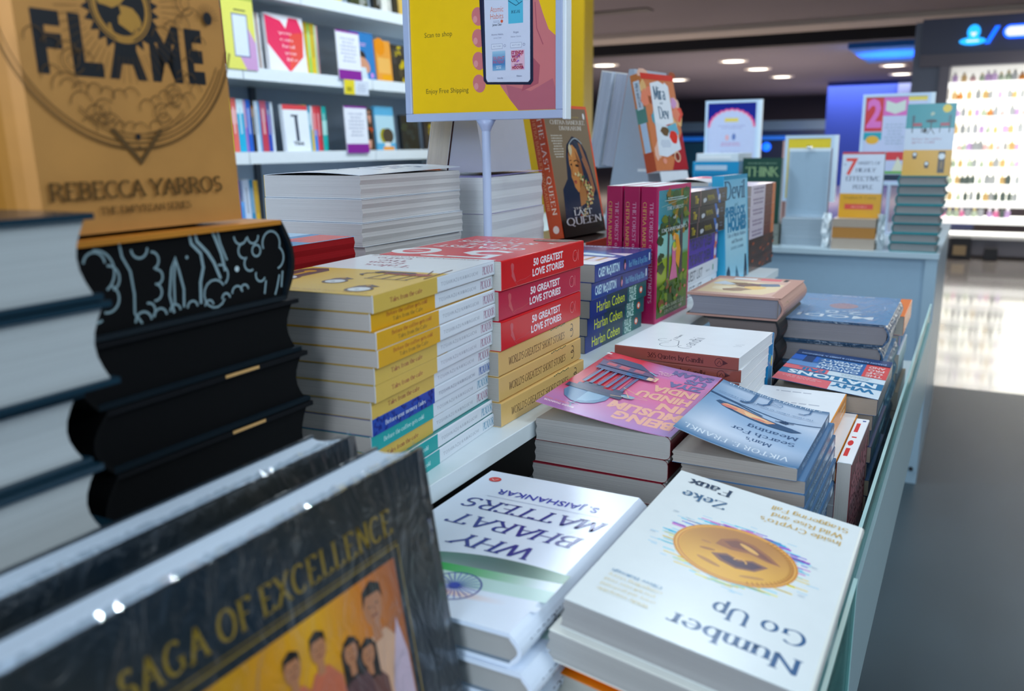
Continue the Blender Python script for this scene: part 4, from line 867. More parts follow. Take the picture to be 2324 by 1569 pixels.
for i in range(10):
    T = .02143; lb = 'dark red spined paperback, %s in the stack under the curled pink cover' % pile(10, i) if i else 'pink and red paperback with a domed gateway on its curling cover'
    if i == 0: o = book(lb, 'book', None, L=.186, W=.1275, T=T - .0004, cover='D890C0', spine='6A1822', back='6A1822', front=being, sp=being_spine, pages='B8B4B0', lift=lambda u, v: (1 - v) * .006 + .0155 * u ** 1.4, r=.005)
    elif i == 1: pb1 = o = book(lb, 'book', 'dark red spined paperbacks', L=.186, W=.1275, T=T - .0004, cover='8A2030', spine='6A1822', sp=being_spine, pages='B0ACA8', r=.005)
    else: o = dup(pb1, lb)
    flat(o, -.2085 + (0, -.002, -.003, -.001, -.003, 0, 0, 0, 0, 0)[i], .676 + (0, .001, .0, .003, 0, 0, 0, 0, 0, 0)[i], .186, -.2405 - T * (i + 1) + .0, (0, -.4, .4, -.6, .3, 0, 0, 0, 0, 0)[i])

# misty blue paperbacks
def frankl(F):
    w, h = F.W, F.L
    def c(a, b):
        base = mixc('9AB8D8', 'DCE6F4', .5 + .5 * math.sin(b * 7 + a * 2.2))
        if b < .08: base = mixc('3A6488', base, b * 8)
        if b > .8: base = mixc(base, '3E74A0', (b - .8) * 5)
        if b < .35: base = mixc(base, '6A94BC', .35)
        return mixc(base, '5088B0', max(0, a - .8) * 2.4)
    F.grid(c, 0, 0, w, h, 16, 24)
    F.T('VIKTOR E. FRANKL', .010, .1445, .097, .1535, 'E4EEF6', 'serif', sp=.3)
    N = '3C5C84'
    F.T("Man's", .028, .124, .05, .1325, N, 'serif'); F.T('Search For', .012, .1085, .066, .117, N, 'serif'); F.T('Meaning', .012, .0925, .056, .101, N, 'serif', sp=.2)
    F.line([(0, .052), (.03, .058), (.06, .052), (.102, .045)], .0016, '34587E'); F.line([(.05, .062), (.075, .052), (.102, .047)], .0022, '34587E')
    F.poly([(.012, .078), (.022, .073), (.04, .068), (.058, .062), (.074, .058), (.09, .06), (.092, .065), (.08, .073), (.06, .079), (.04, .083), (.02, .0835)], '34587E'); F.poly([(.036, .072), (.05, .067), (.066, .062), (.082, .062), (.086, .066), (.074, .072), (.058, .077), (.042, .0785)], 'F0B088'); F.poly([(.042, .0715), (.056, .067), (.066, .066), (.062, .074), (.048, .0765)], 'F8D0A0'); F.ell(.078, .069, .007, .0035, 'E88878', 10, wob=.3); F.ell(.05, .0745, .006, .002, 'F09080', 8, wob=.3)
    F.ell(.03, .0625, .004, .003, '24466C', 9, wob=.4); F.line([(.022, .061), (.038, .0645)], .0014, '24466C'); F.line([(.03, .058), (.028, .067)], .0012, '24466C')
    for u, s_ in ((.015, .6), (.052, .9), (.066, 1.3)): F.line([(u, .008), (u, .008 + .02 * s_), (u + .004, .013 + .022 * s_), (u + .009, .014 + .022 * s_)], .0026 * s_, '4A7098')
    F.ring(.046, .02, .006, .0005, '5A80A8'); F.line([(.04, .014), (.053, .027)], .0005, '5A80A8'); F.line([(.053, .014), (.04, .027)], .0005, '5A80A8')
    F.T('12 MILLION COPIES SOLD', .006, .0045, .094, .0085, 'D8E6F2', 'serif', sp=.3); F.T('The classic tribute to hope from the Holocaust', .008, .037, .096, .0405, '6A8CB0', 'serif', serif=False)
def frankl_spine(P): P.T("Man's Search For Meaning", .02, P.L * .3, .12, P.L * .7, 'A8C4DC', 'serif'); P.rect(.14, P.L * .2, .155, P.L * .8, 'C8D8E8')
z = -.249
for i in range(13):
    T = .0112 if i < 7 else .0212
    lb = 'blue paperback with misty cover and curling corner, top of its stack' if i == 0 else 'blue-grey spined paperback, %s of its stack under the misty blue cover' % (pile(13, i))
    z -= T
    if i == 0: o = book(lb, 'book', None, L=.164, W=.102, T=T - .0002, cover='A8C0DC', spine='44688C', back='44688C', front=frankl, sp=frankl_spine, pages='B0A8A0', lift=lambda u, v: .0205 * u ** 1.6)
    elif i in (1, 7): pf1 = o = book(lb, 'book', 'blue-grey spined paperbacks', L=.164, W=.101, T=T - .0002, cover='5A86B0', spine='44688C', sp=frankl_spine, pages='A8A098')
    else: o = dup(pf1, lb)
    flat(o, -.1035 + (0, .006, .0065, .008, .009, .008, .009, .004, .004, .004, .004, .004, .004)[i], .671 + (0, .004, .003, .003, .001, .002, 0, 0, 0, 0, 0, 0, 0)[i], .164, z, (0, .5, 0, .4, 0, .3, 0, 0, 0, 0, 0, 0, 0)[i])

# white quotation books with brick red spines facing the viewer
def gandhi(F):
    w, h = F.W, F.L          # u away from the viewer, v to the left
    K = '5A6478'
    def tr(u, v): return u, v
    F.ring(.028, h - .052, .010, .0007, K, 20, 300); F.ring(.048, h - .04, .007, .0007, K, 0, 300); F.line([(.03, h - .062), (.05, h - .056), (.056, h - .047)], .0007, K)
    F.T('Gandhi', .018, h - .078, .075, h - .064, K, 'serif', serif=False, thick=.08, thin=.03); F.T('365 Quotes', .06, h - .05, .082, h - .046, K, 'serif', serif=False)
    F.line([(.05, .02), (.054, .012), (.058, .02), (.062, .011)], .0006, K)
def gandhi_spine(P):
    P.T('365 Quotes by Gandhi', .038, P.L * .3, .1, P.L * .68, '42201E', 'serif', thick=.18, thin=.07); P.ring(.1165, P.L * .5, .0042, .0006, '4A2024'); P.poly([(.1205, P.L * .7), (.126, P.L * .5), (.1205, P.L * .3)], '4A2024'); P.line([(.1145, P.L * .36), (.117, P.L * .64), (.119, P.L * .36)], .0007, '4A2024')
z = -.213
for i in range(12):
    T = .0136 if i < 5 else .0248; z -= T; lb = 'white quotation book with brick red spine, %s' % ('topmost, its cover catching the light' if i == 0 else pile(12, i) + ' of its stack')
    if i in (0, 5): pg = o = book(lb, 'book', 'white books with brick red spines', L=.137, W=.143, T=T - .0003, cover='F2F4F8', spine='8E4A40', front=gandhi if i == 0 else None, sp=gandhi_spine, pages='E8E8EA')
    else: o = dup(pg, lb)
    a = (-2, .5, 0, 1, .5, 0, 0, 0, 0, 0, 0, 0)[i]; ex, ey = yaw(90 + a)
    put(o, (-.1985 + (0, .002, .001, .002, 0, 0, 0, 0, 0, 0, 0, 0)[i], .866 + (.0, .004, .002, 0, 0, 0, 0, 0, 0, 0, 0, 0)[i] - 0, z), ex, ey)
# cyan books standing on their fore-edges behind them
for i in range(1):
    o = book('bright blue book standing on edge just behind the white quotation stack', 'book', None, L=.137, W=.2335, T=.026, cover='1C98D8', pages='1C88C4', pmat=M_GLOSS, headart=lambda Q: (Q.ell(.2, .006, .007, .004, 'E8D820', 10), Q.ring(.205, .018, .005, .0012, '50C8B0')))
    put(o, (-.336, 1.046, -.2212), (0, 0, -1), (1, 0, 0))
# brown illustrated hardbacks
def brown(F):
    w, h = F.W, F.L
    F.rect(0, 0, w, h, 'C09080'); F.rect(.016, .02, w - .006, h - .012, 'D8B0A0'); F.poly([(.018, .06), (w - .008, .03), (w - .008, h - .02), (.03, h - .02), (.018, h * .7)], 'E8D0A8')
    for i, (a, b, c) in enumerate(((.3, .4, '6A7890'), (.5, .45, '7A5A58'), (.65, .42, '8A6A50'), (.8, .4, 'D8E0E8'), (.4, .6, 'E8C078'), (.7, .65, 'F0E0C0'), (.55, .7, 'A08068'))): F.ell(a * w, b * h, w * .14, h * .09, c, 9, wob=.4, seed=i)
    F.rect(.03, .012, .06, .028, 'E06070'); F.rect(.066, .012, .1, .028, 'E8EAEA'); F.rect(.02, .008, .026, .03, '3A3438')
    F.line([(.01, h - .006), (w, h - .006)], .004, 'E8C8C0')
def brown_spine(P): P.rect(0, 0, .05, P.L, 'D8B888'); P.ell(.03, P.L * .5, .01, P.L * .25, '9A9060', 12); P.rect(.05, 0, .09, P.L, 'D07838'); P.rect(.09, 0, .165, P.L, '20262C')
z = -.2; 
for i in range(8):
    T = .0314 if i == 0 else .0319; z -= T
    lb = 'brown illustrated hardback, topmost of the stack left of the wrapped grey-blue one' if i == 0 else 'black hardback with dark red edges, %s under the brown one' % ['', 'first', 'second', 'third', 'fourth', 'fifth', 'sixth', 'lowest'][i]
    if i == 0: o = book(lb, 'book', None, L=.176, W=.128, T=T - .0004, cover='C09080', front=brown, sp=brown_spine, pages='9C98A0', hb=True, board='141416', r=.004)
    elif i == 1: ph = o = book(lb, 'book', 'black hardbacks with dark red edges', L=.172, W=.1, T=T - .0004, cover='141416', pages='8A7A74', hb=True, board='5A1414', sp=lambda P: P.rect(.02, P.L * .3, .14, P.L * .6, '7A1C1C'))
    else: o = dup(ph, lb)
    flat(o, -.2155 - (.004 if i else 0), 1.166 + (.003 if i % 2 else 0), .176 if i == 0 else .172, z, 0)
# shrink-wrapped grey blue hardbacks
def wrapped(F):
    w, h = F.W, F.L
    F.grid(lambda a, b: mixc('5C90BC', '88A8CC', a * .6 + .3 * math.sin(b * 5)), 0, 0, w, h, 6, 8)
    F.ell(.071, .1, .02, .024, 'A8909C', 18); F.T('MODI', .022, .176, .122, .196, 'D8E4EC', bold=.01); F.T('2.0', .04, .142, .09, .162, 'C8D8E4', bold=.01); F.T('2 0 3 0', .02, .128, .06, .136, 'A8BCCC')
    F.lines(.02, .006, .12, .016, 1, 'B8C8D8', 2); F.lines(.1, .05, .13, .06, 2, 'B8A0B0', 3); F.lines(.03, .164, .11, .17, 1, 'C0D0DC', 5)
z = -.2354
for i in range(7):
    T = .03137; z -= T; lb = 'shrink-wrapped grey-blue hardback, %s' % ('topmost, with pale lettering upside down' if i == 0 else pile(7, i) + ' of the wrapped stack')
    if i == 0: pm = o = book(lb, 'book', 'shrink-wrapped grey-blue hardbacks', L=.226, W=.14, T=T - .0006, cover='2A4A66', spine='34587A', front=wrapped, sp=lambda P: P.T('MODI', .03, P.L * .2, .15, P.L * .8, '8AA4B8'), pages='9C9698', hb=True, mat=M_WRAP, board='1A2A36', r=.004)
    else: o = dup(pm, lb)
    flat(o, -.0875 - (0, .006, .002, .004, .001, .003, 0)[i], 1.222 + (0, .004, 0, .002, 0, 0, 0)[i], .226, z, (0, .6, 0, -.5, 0, 0, 0)[i])
# red, white and blue paperback on beige-paged ones
def nations(F):
    w, h = F.W, F.L
    R_, B_, W_ = 'E87078', '2A78A8', 'D8E6F0'
    F.rect(0, .146, .055, h, W_); F.rect(.055, .146, w, h, R_); F.T('WHY', .006, .15, .055, .166, B_, bold=.05)
    F.rect(0, .118, w, .146, B_); F.T('NATIONS', .007, .1225, .108, .14, 'E4EEF4', bold=.04); F.lines(.062, .152, .112, .166, 3, 'F4B0B4', 2)
    F.rect(0, .096, .065, .118, W_); F.rect(.065, .096, w, .118, R_); F.T('FAIL', .068, .1, .1, .115, B_, bold=.05); F.lines(.012, .1, .055, .114, 3, 'A8BCC8', 6)
    F.rect(0, .03, .028, .096, 'E05050'); F.rect(.028, .03, w, .096, '3068A8'); F.rect(.08, .07, w, .096, '6A98D0'); F.rect(.085, .03, w, .062, '1C68D0'); F.rect(.09, .03, .102, .07, '103A70')
    for i, (a, b, c) in enumerate((('THE', 'ORIGINS', .083), ('OF', 'POWER,', .069), ('PRO', 'SPERITY', .055), ('AND', 'POVERTY', .041))): F.T(a, .005, c, .024, c + .01, 'F0C8C8', bold=.03); F.T(b, .032, c, .082, c + .01, 'D0E4F4', bold=.03)
    F.rect(0, 0, w, .03, '143A70'); F.T('DARON ACEMOGLU & JAMES A. ROBINSON', .006, .018, .11, .024, 'A8C4E8', bold=.02)
z = -.28
for i in range(9):
    T = .01944; z -= T; lb = 'red, white and blue paperback with block capitals, cover bowed up' if i == 0 else 'beige-paged dark blue paperback, %s of the stack by the edge guard' % pile(9, i)
    if i == 0: o = book(lb, 'book', None, L=.184, W=.117, T=T - .0002, cover='2A5A90', spine='1E2C4A', front=nations, pages='A89A8C', lift=lambda u, v: .0065 * u + .006 * u * v)
    elif i == 1: pn = o = book(lb, 'book', 'beige-paged paperbacks by the edge guard', L=.182, W=.117, T=T - .0002, cover='203C68', spine='1A2A48', sp=lambda P: (P.ell(.05, P.L * .5, .016, P.L * .34, '101418'), P.rect(.1, P.L * .3, .16, P.L * .6, '8AA0B8')), pages='A09488')
    else: o = dup(pn, lb)
    flat(o, -.0755 - (0, .004, .006, .003, .006, .002, .004, .004, .004)[i] , 1.011 + (0, .003, .006, .004, .002, 0, 0, 0, 0)[i], .184, z, 0)
# white books with orange spines
def orange_top(F):
    F.lines(.03, .014, .08, .021, 1, 'B8BCC8', 5); F.lines(.012, .058, .07, .066, 1, 'C0C4D0', 6); F.lines(.02, .09, .08, .12, 4, 'DCDDE2', 3)
def orange_spine(P): P.lines(.12, P.L * .2, .16, P.L * .8, 2, 'F8D8A8', 1); P.lines(.02, P.L * .2, .09, P.L * .8, 2, 'F4C890', 2)
z = -.276
for i in range(8):
    T = .02237; z -= T; lb = 'white book with an orange spine, %s' % ('topmost, just behind the misty blue paperback' if i == 0 else pile(8, i) + ' of its stack')
    if i == 0: po = o = book(lb, 'book', 'white books with orange spines', L=.168, W=.105, T=T - .0002, cover='F2F4F8', spine='E8922C', front=orange_top, sp=orange_spine, pages='D8D8DC')
    else: o = dup(po, lb)
    flat(o, -.108 + (0, .0135, .0155, .015, .016, .0165, .015, .016)[i], .838, .168, z, (0, 0, .3, 0, -.3, 0, 0, 0)[i])
# a white and dark red book standing on its fore-edge
def redlets(P):
    P.rect(.006, P.L * .55, .01, P.L * .8, '2A4A90'); P.rect(.018, P.L * .2, .05, P.L * .5, 'D83A38'); P.rect(.066, P.L * .25, .07, P.L * .6, 'D83A38'); P.ell(.088, P.L * .35, .009, P.L * .2, 'D83A38', 16); P.rect(.105, P.L * .2, .13, P.L * .5, 'D83A38')
o = book('thin white-spined book with red capitals standing on its fore-edge beside the blue stack', 'book', None, L=.15, W=.155, T=.0135, cover='7A2430', spine='F0F2F6', sp=redlets, pages='C8C0B8', front=lambda F: F.lines(.01, .01, .12, .14, 14, 'C08088', 3))
put(o, (-.0935, .832, -.296), (0, 0, -1), (0, 1, 0))
# books beyond the wrapped stack at the table's right edge
z = -.268
cols = [('F07820', 'orange'), ('2858A8', 'blue, with a pink dot'), ('D8E4E8', 'white'), ('284068', 'navy'), ('C8A890', 'tan'), ('30303C', 'black')]
for i, (c, nm) in enumerate(cols):
    T = .0311; z -= T
    o = book('%s book in the stack beyond the wrapped hardbacks' % nm, 'book', None, L=.17, W=.12, T=T - .0003, cover=c, sp=(lambda P: P.ell(.03, P.L * .5, .008, .008, 'F040A0')) if i == 1 else None, pages='C8C0B4')
    flat(o, -.082 - (0, .006, .003, .005, .0, 0)[i], 1.475, .17, z, 0)

# ================================================================== behind, on the raised shelf
z = -.0264
def wtop(F):
    F.lines(.02, .1, .11, .16, 3, '3A6090', 4); F.ring(.06, .07, .012, .0016, '3A6090', 0, 250); F.line([(.02, .08), (.05, .085), (.1, .078)], .002, '4A70A0')
for i in range(9):
    T = .02428; z -= T; lb = 'white paperback, %s of the tall white stack left of the sign pole' % pile(9, i)
    if i == 0: pw = o = book(lb, 'book', 'white paperbacks left of the sign pole', L=.196, W=.13, T=T - .0006, cover='E4EAF2', spine='E8C030', front=wtop, pages='D6D2D0', back='E4EAF2', lift=lambda u, v: .003 * math.sin(u * 3.1) + .004 * v)
    elif i == 1: pw = o = book(lb, 'book', 'white paperbacks left of the sign pole', L=.196, W=.13, T=T - .0004, cover='E4EAF2', spine='E8C030', pages='D6D2D0')
    else: o = dup(pw, lb)
    ex, ey = yaw((0, .6, -.5, .8, 0, .5, 0, 0, 0)[i]); put(o, (-.686 + (0, .003, .005, .004, .006, .004, 0, 0, 0)[i], .72 - (0, .004, .006, .004, .005, .004, 0, 0, 0)[i], z), ex, ey)
z = -.037
for i in range(4):
    T = (.047, .052, .0545, .0545)[i]; z -= T; lb = 'very thick white-paged paperback behind the sign pole, %s' % ['topmost, with a violet cover', 'second', 'third', 'lowest'][i]
    if i < 2: o = book(lb, 'book', 'thick white-paged books behind the pole', L=.2, W=.13, T=T - .0004, cover='8A84C0' if i == 0 else 'E8E8EC', pages='E2E4E6', lift=(lambda u, v: .003 * v) if i == 0 else None)
    else: o = dup(o, lb) if i == 3 else book(lb, 'book', 'thick white-paged books behind the pole', L=.2, W=.13, T=T - .0004, cover='E8E8EC', pages='E2E4E6')
    ex, ey = yaw(5.5); put(o, (-.547 - .13 * math.cos(.096) + (0, .0025, .001, 0)[i], .966 - .13 * math.sin(.096), z), ex, ey)
# red-edged books
def exitb(F):
    F.rect(0, 0, F.W, F.L, 'A8D0EC'); F.rect(F.W * .6, 0, F.W, F.L, '3C88C0');  F.rect(F.W * .7, F.L - .06, F.W, F.L - .002, 'E04838'); F.T('IT', .05, .09, .11, .15, 'C83050', bold=.03)
z = -.0785
for i in range(6):
    T = .02774; z -= T; lb = 'red-edged book behind the cafe novels, %s' % ('topmost, blue and white cover' if i == 0 else pile(6, i))
    if i == 0: pr = o = book(lb, 'book', 'red-edged books', L=.2, W=.128, T=T - .0003, cover='A8D0EC', front=exitb, pages='A01018', back='B01820')
    else: o = dup(pr, lb)
    put(o, (-.63, .438, z), (1, 0, 0), (0, 1, 0))

# black hardbacks with sprayed edges; gold display book on top
def sprayed(Q):
    w = .154; c1 = '8FA6AC'
    def cl(pts, w_=.0013): Q.line(pts, w_, c1)
    def scal(x, y, r, a0, a1): Q.ring(x, y, r, .0012, c1, a0, a1, n=12)
    for x, y, r, a0, a1 in ((.02, .038, .006, 0, 170), (.027, .030, .0065, -70, 90), (.025, .020, .007, -110, 60), (.018, .015, .006, 180, 300), (.02, .034, .011, -60, 90), (.047, .043, .005, 180, 360), (.054, .036, .0045, -80, 90), (.056, .027, .004, -90, 90), (.054, .019, .0045, -100, 80), (.049, .010, .004, -60, 100),
                           (.118, .043, .005, 180, 340), (.128, .042, .0045, 180, 360), (.12, .034, .0045, 90, 270), (.124, .026, .0045, 120, 300), (.13, .033, .0035, 0, 360), (.143, .036, .0075, -20, 200), (.146, .027, .007, -80, 60), (.132, .018, .004, 150, 330), (.095, .012, .008, 30, 330), (.1, .022, .006, -60, 100), (.103, .008, .003, 0, 180), (.112, .010, .004, 0, 180), (.118, .011, .003, 0, 180),
                           (.045, .005, .005, 0, 180), (.056, .006, .004, 0, 180), (.066, .007, .0035, 0, 180), (.078, .007, .0035, 0, 180), (.09, .006, .003, 0, 180)): scal(x, y, r, a0, a1)
    cl([(.035, .048), (.036, .04), (.04, .032), (.041, .02), (.04, .01), (.044, .004)]); cl([(.065, .006), (.063, .016), (.066, .03), (.069, .036), (.071, .028), (.073, .018), (.072, .008)], .0015); cl([(.066, .01), (.067, .024), (.069, .034)])
    cl([(.08, .049), (.081, .042), (.087, .036), (.088, .028), (.085, .02), (.084, .008)], .002); cl([(.084, .049), (.085, .043), (.092, .036), (.096, .03), (.1, .02)], .002); cl([(.096, .049), (.099, .042), (.102, .034), (.104, .024)], .002); cl([(.1, .049), (.102, .04), (.106, .03)])
    cl([(.148, .016), (.145, .008), (.143, .004)]); cl([(.151, .018), (.149, .008)]); cl([(.136, .014), (.134, .006)])
    Q.ell(.113, .024, .0017, .0017, 'C8D8DC', 12); Q.ell(.077, .035, .001, .001, c1, 8)
BXX = -.378
def blk(lb, z, T, art=None, flip=False, cover='0E1014', grp=None, gold=False, board=None):
    o = book(lb, 'book', grp, L=.225, W=.156, T=T - .0006, cover=cover, back='0C1A22', spine='07080A', pages='050608', hb=True, mat=M_GOLD if gold else M_DARK, board=board or '0A1A24', headart=art, pmat=M_DARK, r=.006)
    if not flip: put(o, (BXX - .225, .415, z), (0, -1, 0), (1, 0, 0))
    else: put(o, (BXX, .262, z), (0, 1, 0), (-1, 0, 0))
    return o
blk('black hardback with white line-drawn edges under the gold display book', -.0925, .0505, art=sprayed, cover='D88A2A', gold=True)
zs = [-.1275, -.1615, -.2032, -.245]; Ts = [.0348, .034, .0415, .0416]
for i in range(4):
    lb = 'black hardback with plain black edges, %s below the line-drawn one' % ['first', 'second', 'third', 'lowest'][i]
    if i < 2: o = blk(lb, zs[i], Ts[i], flip=True, grp='plain black-edged hardbacks')
    else: o = blk(lb, zs[i], Ts[i], flip=True, grp='plain black-edged hardbacks')
    o.location[1] += (.002, .005, .006, .004)[i]; o.location[0] += (0, .002, .003, 0)[i]
    if i in (1, 2):
        mb = MB(); mb.box(.085, -.0002, Ts[i] - .0024, .112, .0012, Ts[i] - .0006, 'D8A868'); mb.build('gold_label', M_MATTE, o)
def flame(F):
    w, h = F.W, F.L; K = '171A20'; D = '6A4A20'
    [F.T(ch, a_, .1235, b_, .156, K, bold=.05) for ch, a_, b_ in (('I', .004, .011), ('R', .018, .04), ('O', .046, .075), ('N', .083, .108))]; [F.T(ch, a_, .078, b_, .1035, K, bold=.05) for ch, a_, b_ in (('F', .012, .0265), ('L', .031, .0475), ('A', .0505, .073), ('M', .0765, .0965), ('E', .1005, .1125))]
    # sun disc between the words
    n = 26; F.poly([(.062 + (.0235 if i % 2 else .019) * math.cos(2 * math.pi * i / (2 * n)), .112 + (.0235 if i % 2 else .019) * math.sin(2 * math.pi * i / (2 * n))) for i in range(2 * n)], K)
    F.ring(.062, .112, .0155, .0022, 'C08A3A'); F.ell(.058, .118, .010, .006, 'C8923C', 12, rot=.6, wob=.25, seed=2); F.ell(.066, .106, .007, .005, 'C8923C', 12, rot=-.5, wob=.3, seed=5); F.ring(.062, .103, .008, .0018, 'C08A3A', 180, 360)
    F.ring(.062, .112, .0178, .0007, 'C08A3A')
    for i in range(60):
        a = 2 * math.pi * i / 60; F.line([(.062 + .025 * math.cos(a), .112 + .025 * math.sin(a)), (.062 + .038 * math.cos(a), .112 + .038 * math.sin(a))], .00022, D)
    for rr_ in (.0725, .0715, .069): F.ring(.062, .1135, rr_, .0006, D, 195, 345, n=60)
    for rr_ in (.067, .0645): F.ring(.062, .1135, rr_, .0005, D, 275, 335, n=40)
    F.ring(.062, .094, .045, .0004, D, 225, 315); F.ring(.062, .093, .046, .0004, D, 225, 315)
    F.poly([(.0455, .051), (.062, .033), (.0785, .051), (.0755, .0515), (.062, .0365), (.0485, .0515)], D); F.line([(.0475, .052), (.062, .0352), (.0765, .052)], .0003, D); F.ell(.062, .0475, .0016, .0016, K, 10); F.ell(.062, .042, .001, .0011, D, 10)
    rr = random.Random(9)
    def cloud(x, y, n, r, dx, dy):
        for i in range(n): F.ring(x + dx * i, y + dy * i + rr.uniform(-.001, .001), r * rr.uniform(.7, 1.2), .00045, D, rr.uniform(-30, 30) , rr.uniform(150, 200), n=10)
    cloud(.012, .092, 4, .006, .008, -.003); cloud(.018, .076, 5, .007, .007, -.006); cloud(.026, .07, 6, .0055, .007, -.0005); cloud(.074, .052, 6, .005, .006, .004); cloud(.07, .062, 6, .005, .006, .003); cloud(.085, .098, 4, .006, .007, .004); cloud(.034, .055, 6, .004, .006, -.001); cloud(.095, .08, 4, .005, .005, .006); cloud(.1, .13, 3, .005, .006, .004)
    for x, y, r in ((.079, .06, .005), (.044, .06, .006), (.088, .068, .0045), (.03, .083, .006), (.102, .118, .006)): F.ring(x, y, r, .0005, D, 40, 330, n=16); F.ring(x, y, r * .5, .0004, D, 90, 400, n=12)
    for x in (.117,): 
        for i in range(14): a = math.radians(90 + i * 14 - 90); F.line([(x, .112), (x + .008 * math.cos(a), .112 + .008 * math.sin(a))], .0003, D)
        F.ell(x, .112, .003, .0035, K)
    F.T('REBECCA YARROS', .0075, .0175, .1145, .0255, '6A4818', 'serif', thick=.2, thin=.09); F.T('THE EMPYREAN SERIES', .033, .0095, .0905, .0128, '6A4818', 'serif', thick=.18, thin=.1)
o = book('gold display hardback with large black capitals standing on the black-edged books', 'book', None, L=.195, W=.129, T=.043, cover='D0924A', spine='B87A28', front=flame, pages='0C0D10', hb=True, mat=M_GOLD, board='141416', r=.004)
fe = Vector((.01, 1, 0)).normalized(); fu = Vector((-.035, 0, 1)).normalized(); fn_ = fe.cross(fu)
put(o, Vector((-.389, .2575, -.0405)) - fn_ * .043, fe, fu)

# grey-paged hardbacks at the left edge
zz = [-.0655, -.1052, -.1405, -.1755, -.2105, -.2448]
for i, z in enumerate(zz):
    T = (.0395, .0395, .0352, .0349, .0349, .0342)[i]
    lb = 'pale-paged hardback with dark boards at the left edge, %s' % pile(6, i)
    if i in (0, 2): pl = o = book(lb, 'book', 'pale-paged hardbacks at the left edge', L=.225, W=.16, T=T - .0006, cover='15303E', pages='C8CCCC', hb=True, mat=M_GLOSS, board='15303E', r=.006)
    else: o = dup(pl, lb)
    put(o, (-.345 + (0, .001, -.004, 0, 0, 0)[i], .0955 + (0, .003, -.0125, -.01, 0, 0)[i], z), (0, 1, 0), (-1, 0, 0))

# big shrink-wrapped albums leaning at the front
def saga(F):
    w, h = F.W, F.L; G_ = '8A7020'
    F.grid(lambda a, b: mixc('10202C', '2A2A26', .5 + .5 * math.sin(a * 9 + b * 14)), 0, 0, w, h, 10, 10)
    F.T('SAGA OF EXCELLENCE', .074, .263, .2335, .2755, G_, 'serif', thick=.2, thin=.06, sp=.3)
    F.T('THE', .03, .263, .062, .2755, G_, 'serif', thick=.2, thin=.06)
    F.line([(.0, .2555), (.2352, .2555), (.2352, .01)], .0011, G_); F.line([(.0, .2585), (.2352, .2575)], .0008, '6A5418')
    u0, u1, v1 = 0., .2305, .2505
    def pic(a, b):
        c = mixc('C89010', 'D8581C', abs(math.sin(a * 5 + .6)) * .6); c = mixc(c, 'E8A808', max(0, 1 - abs(a - .72) * 6)); c = mixc(c, '8A3A38', max(0, a - .88) * 6)
        return mixc('B87828', c, b)
    F.grid(pic, u0, .02, u1, v1, 26, 10)
    def person(u, v, s, shirt, hair='17120F', skin='B87850', fem=False):
        F.poly([(u - s * 2.1, v - s * 9), (u - s * 1.9, v - s * 3.2), (u - s * .7, v - s * 1.5), (u + s * .7, v - s * 1.5), (u + s * 1.9, v - s * 3), (u + s * 2.3, v - s * 9)], shirt)
        if fem: F.poly([(u - s * 1.1, v - s * 2.6), (u - s * 1.1, v + s * .4), (u, v + s * 1.4), (u + s * 1.1, v + s * .4), (u + s * 1.15, v - s * 2.6), (u + s * .6, v - s * 2.2), (u - s * .6, v - s * 2.2)], hair)
        F.rect(u - s * .35, v - s * 1.9, u + s * .35, v - s * .7, skin); F.ell(u, v, s * .78, s * 1.05, skin, 14)
        F.poly([(u - s * .82, v + s * .1), (u - s * .7, v + s * 1.0), (u, v + s * 1.35), (u + s * .75, v + s * .95), (u + s * .82, v + s * .1), (u + s * .55, v + s * .6), (u - s * .5, v + s * .65)], hair)
        for k in (-.3, .3): F.ell(u + k * s, v + s * .05, s * .1, s * .06, '2A1810', 6)
        F.line([(u - s * .25, v - s * .5), (u + s * .25, v - s * .5)], s * .1, '7A3828'); F.line([(u, v), (u + s * .08, v - s * .22)], s * .08, '8A5434')
    person(.209, .235, .0095, 'D8A888'); F.poly([(.214, .19), (.224, .222), (.229, .2), (.23, .15), (.212, .15)], 'C8B0C0')
    person(.1995, .215, .006, '6A4038', fem=True); person(.188, .222, .006, '5A3A3C', fem=True); person(.168, .2345, .0065, 'C86848'); person(.151, .234, .0065, 'C86848'); person(.13, .222, .0065, 'A87838'); person(.11, .226, .0065, 'C8A060'); person(.09, .22, .0065, '8A4A38', fem=True)
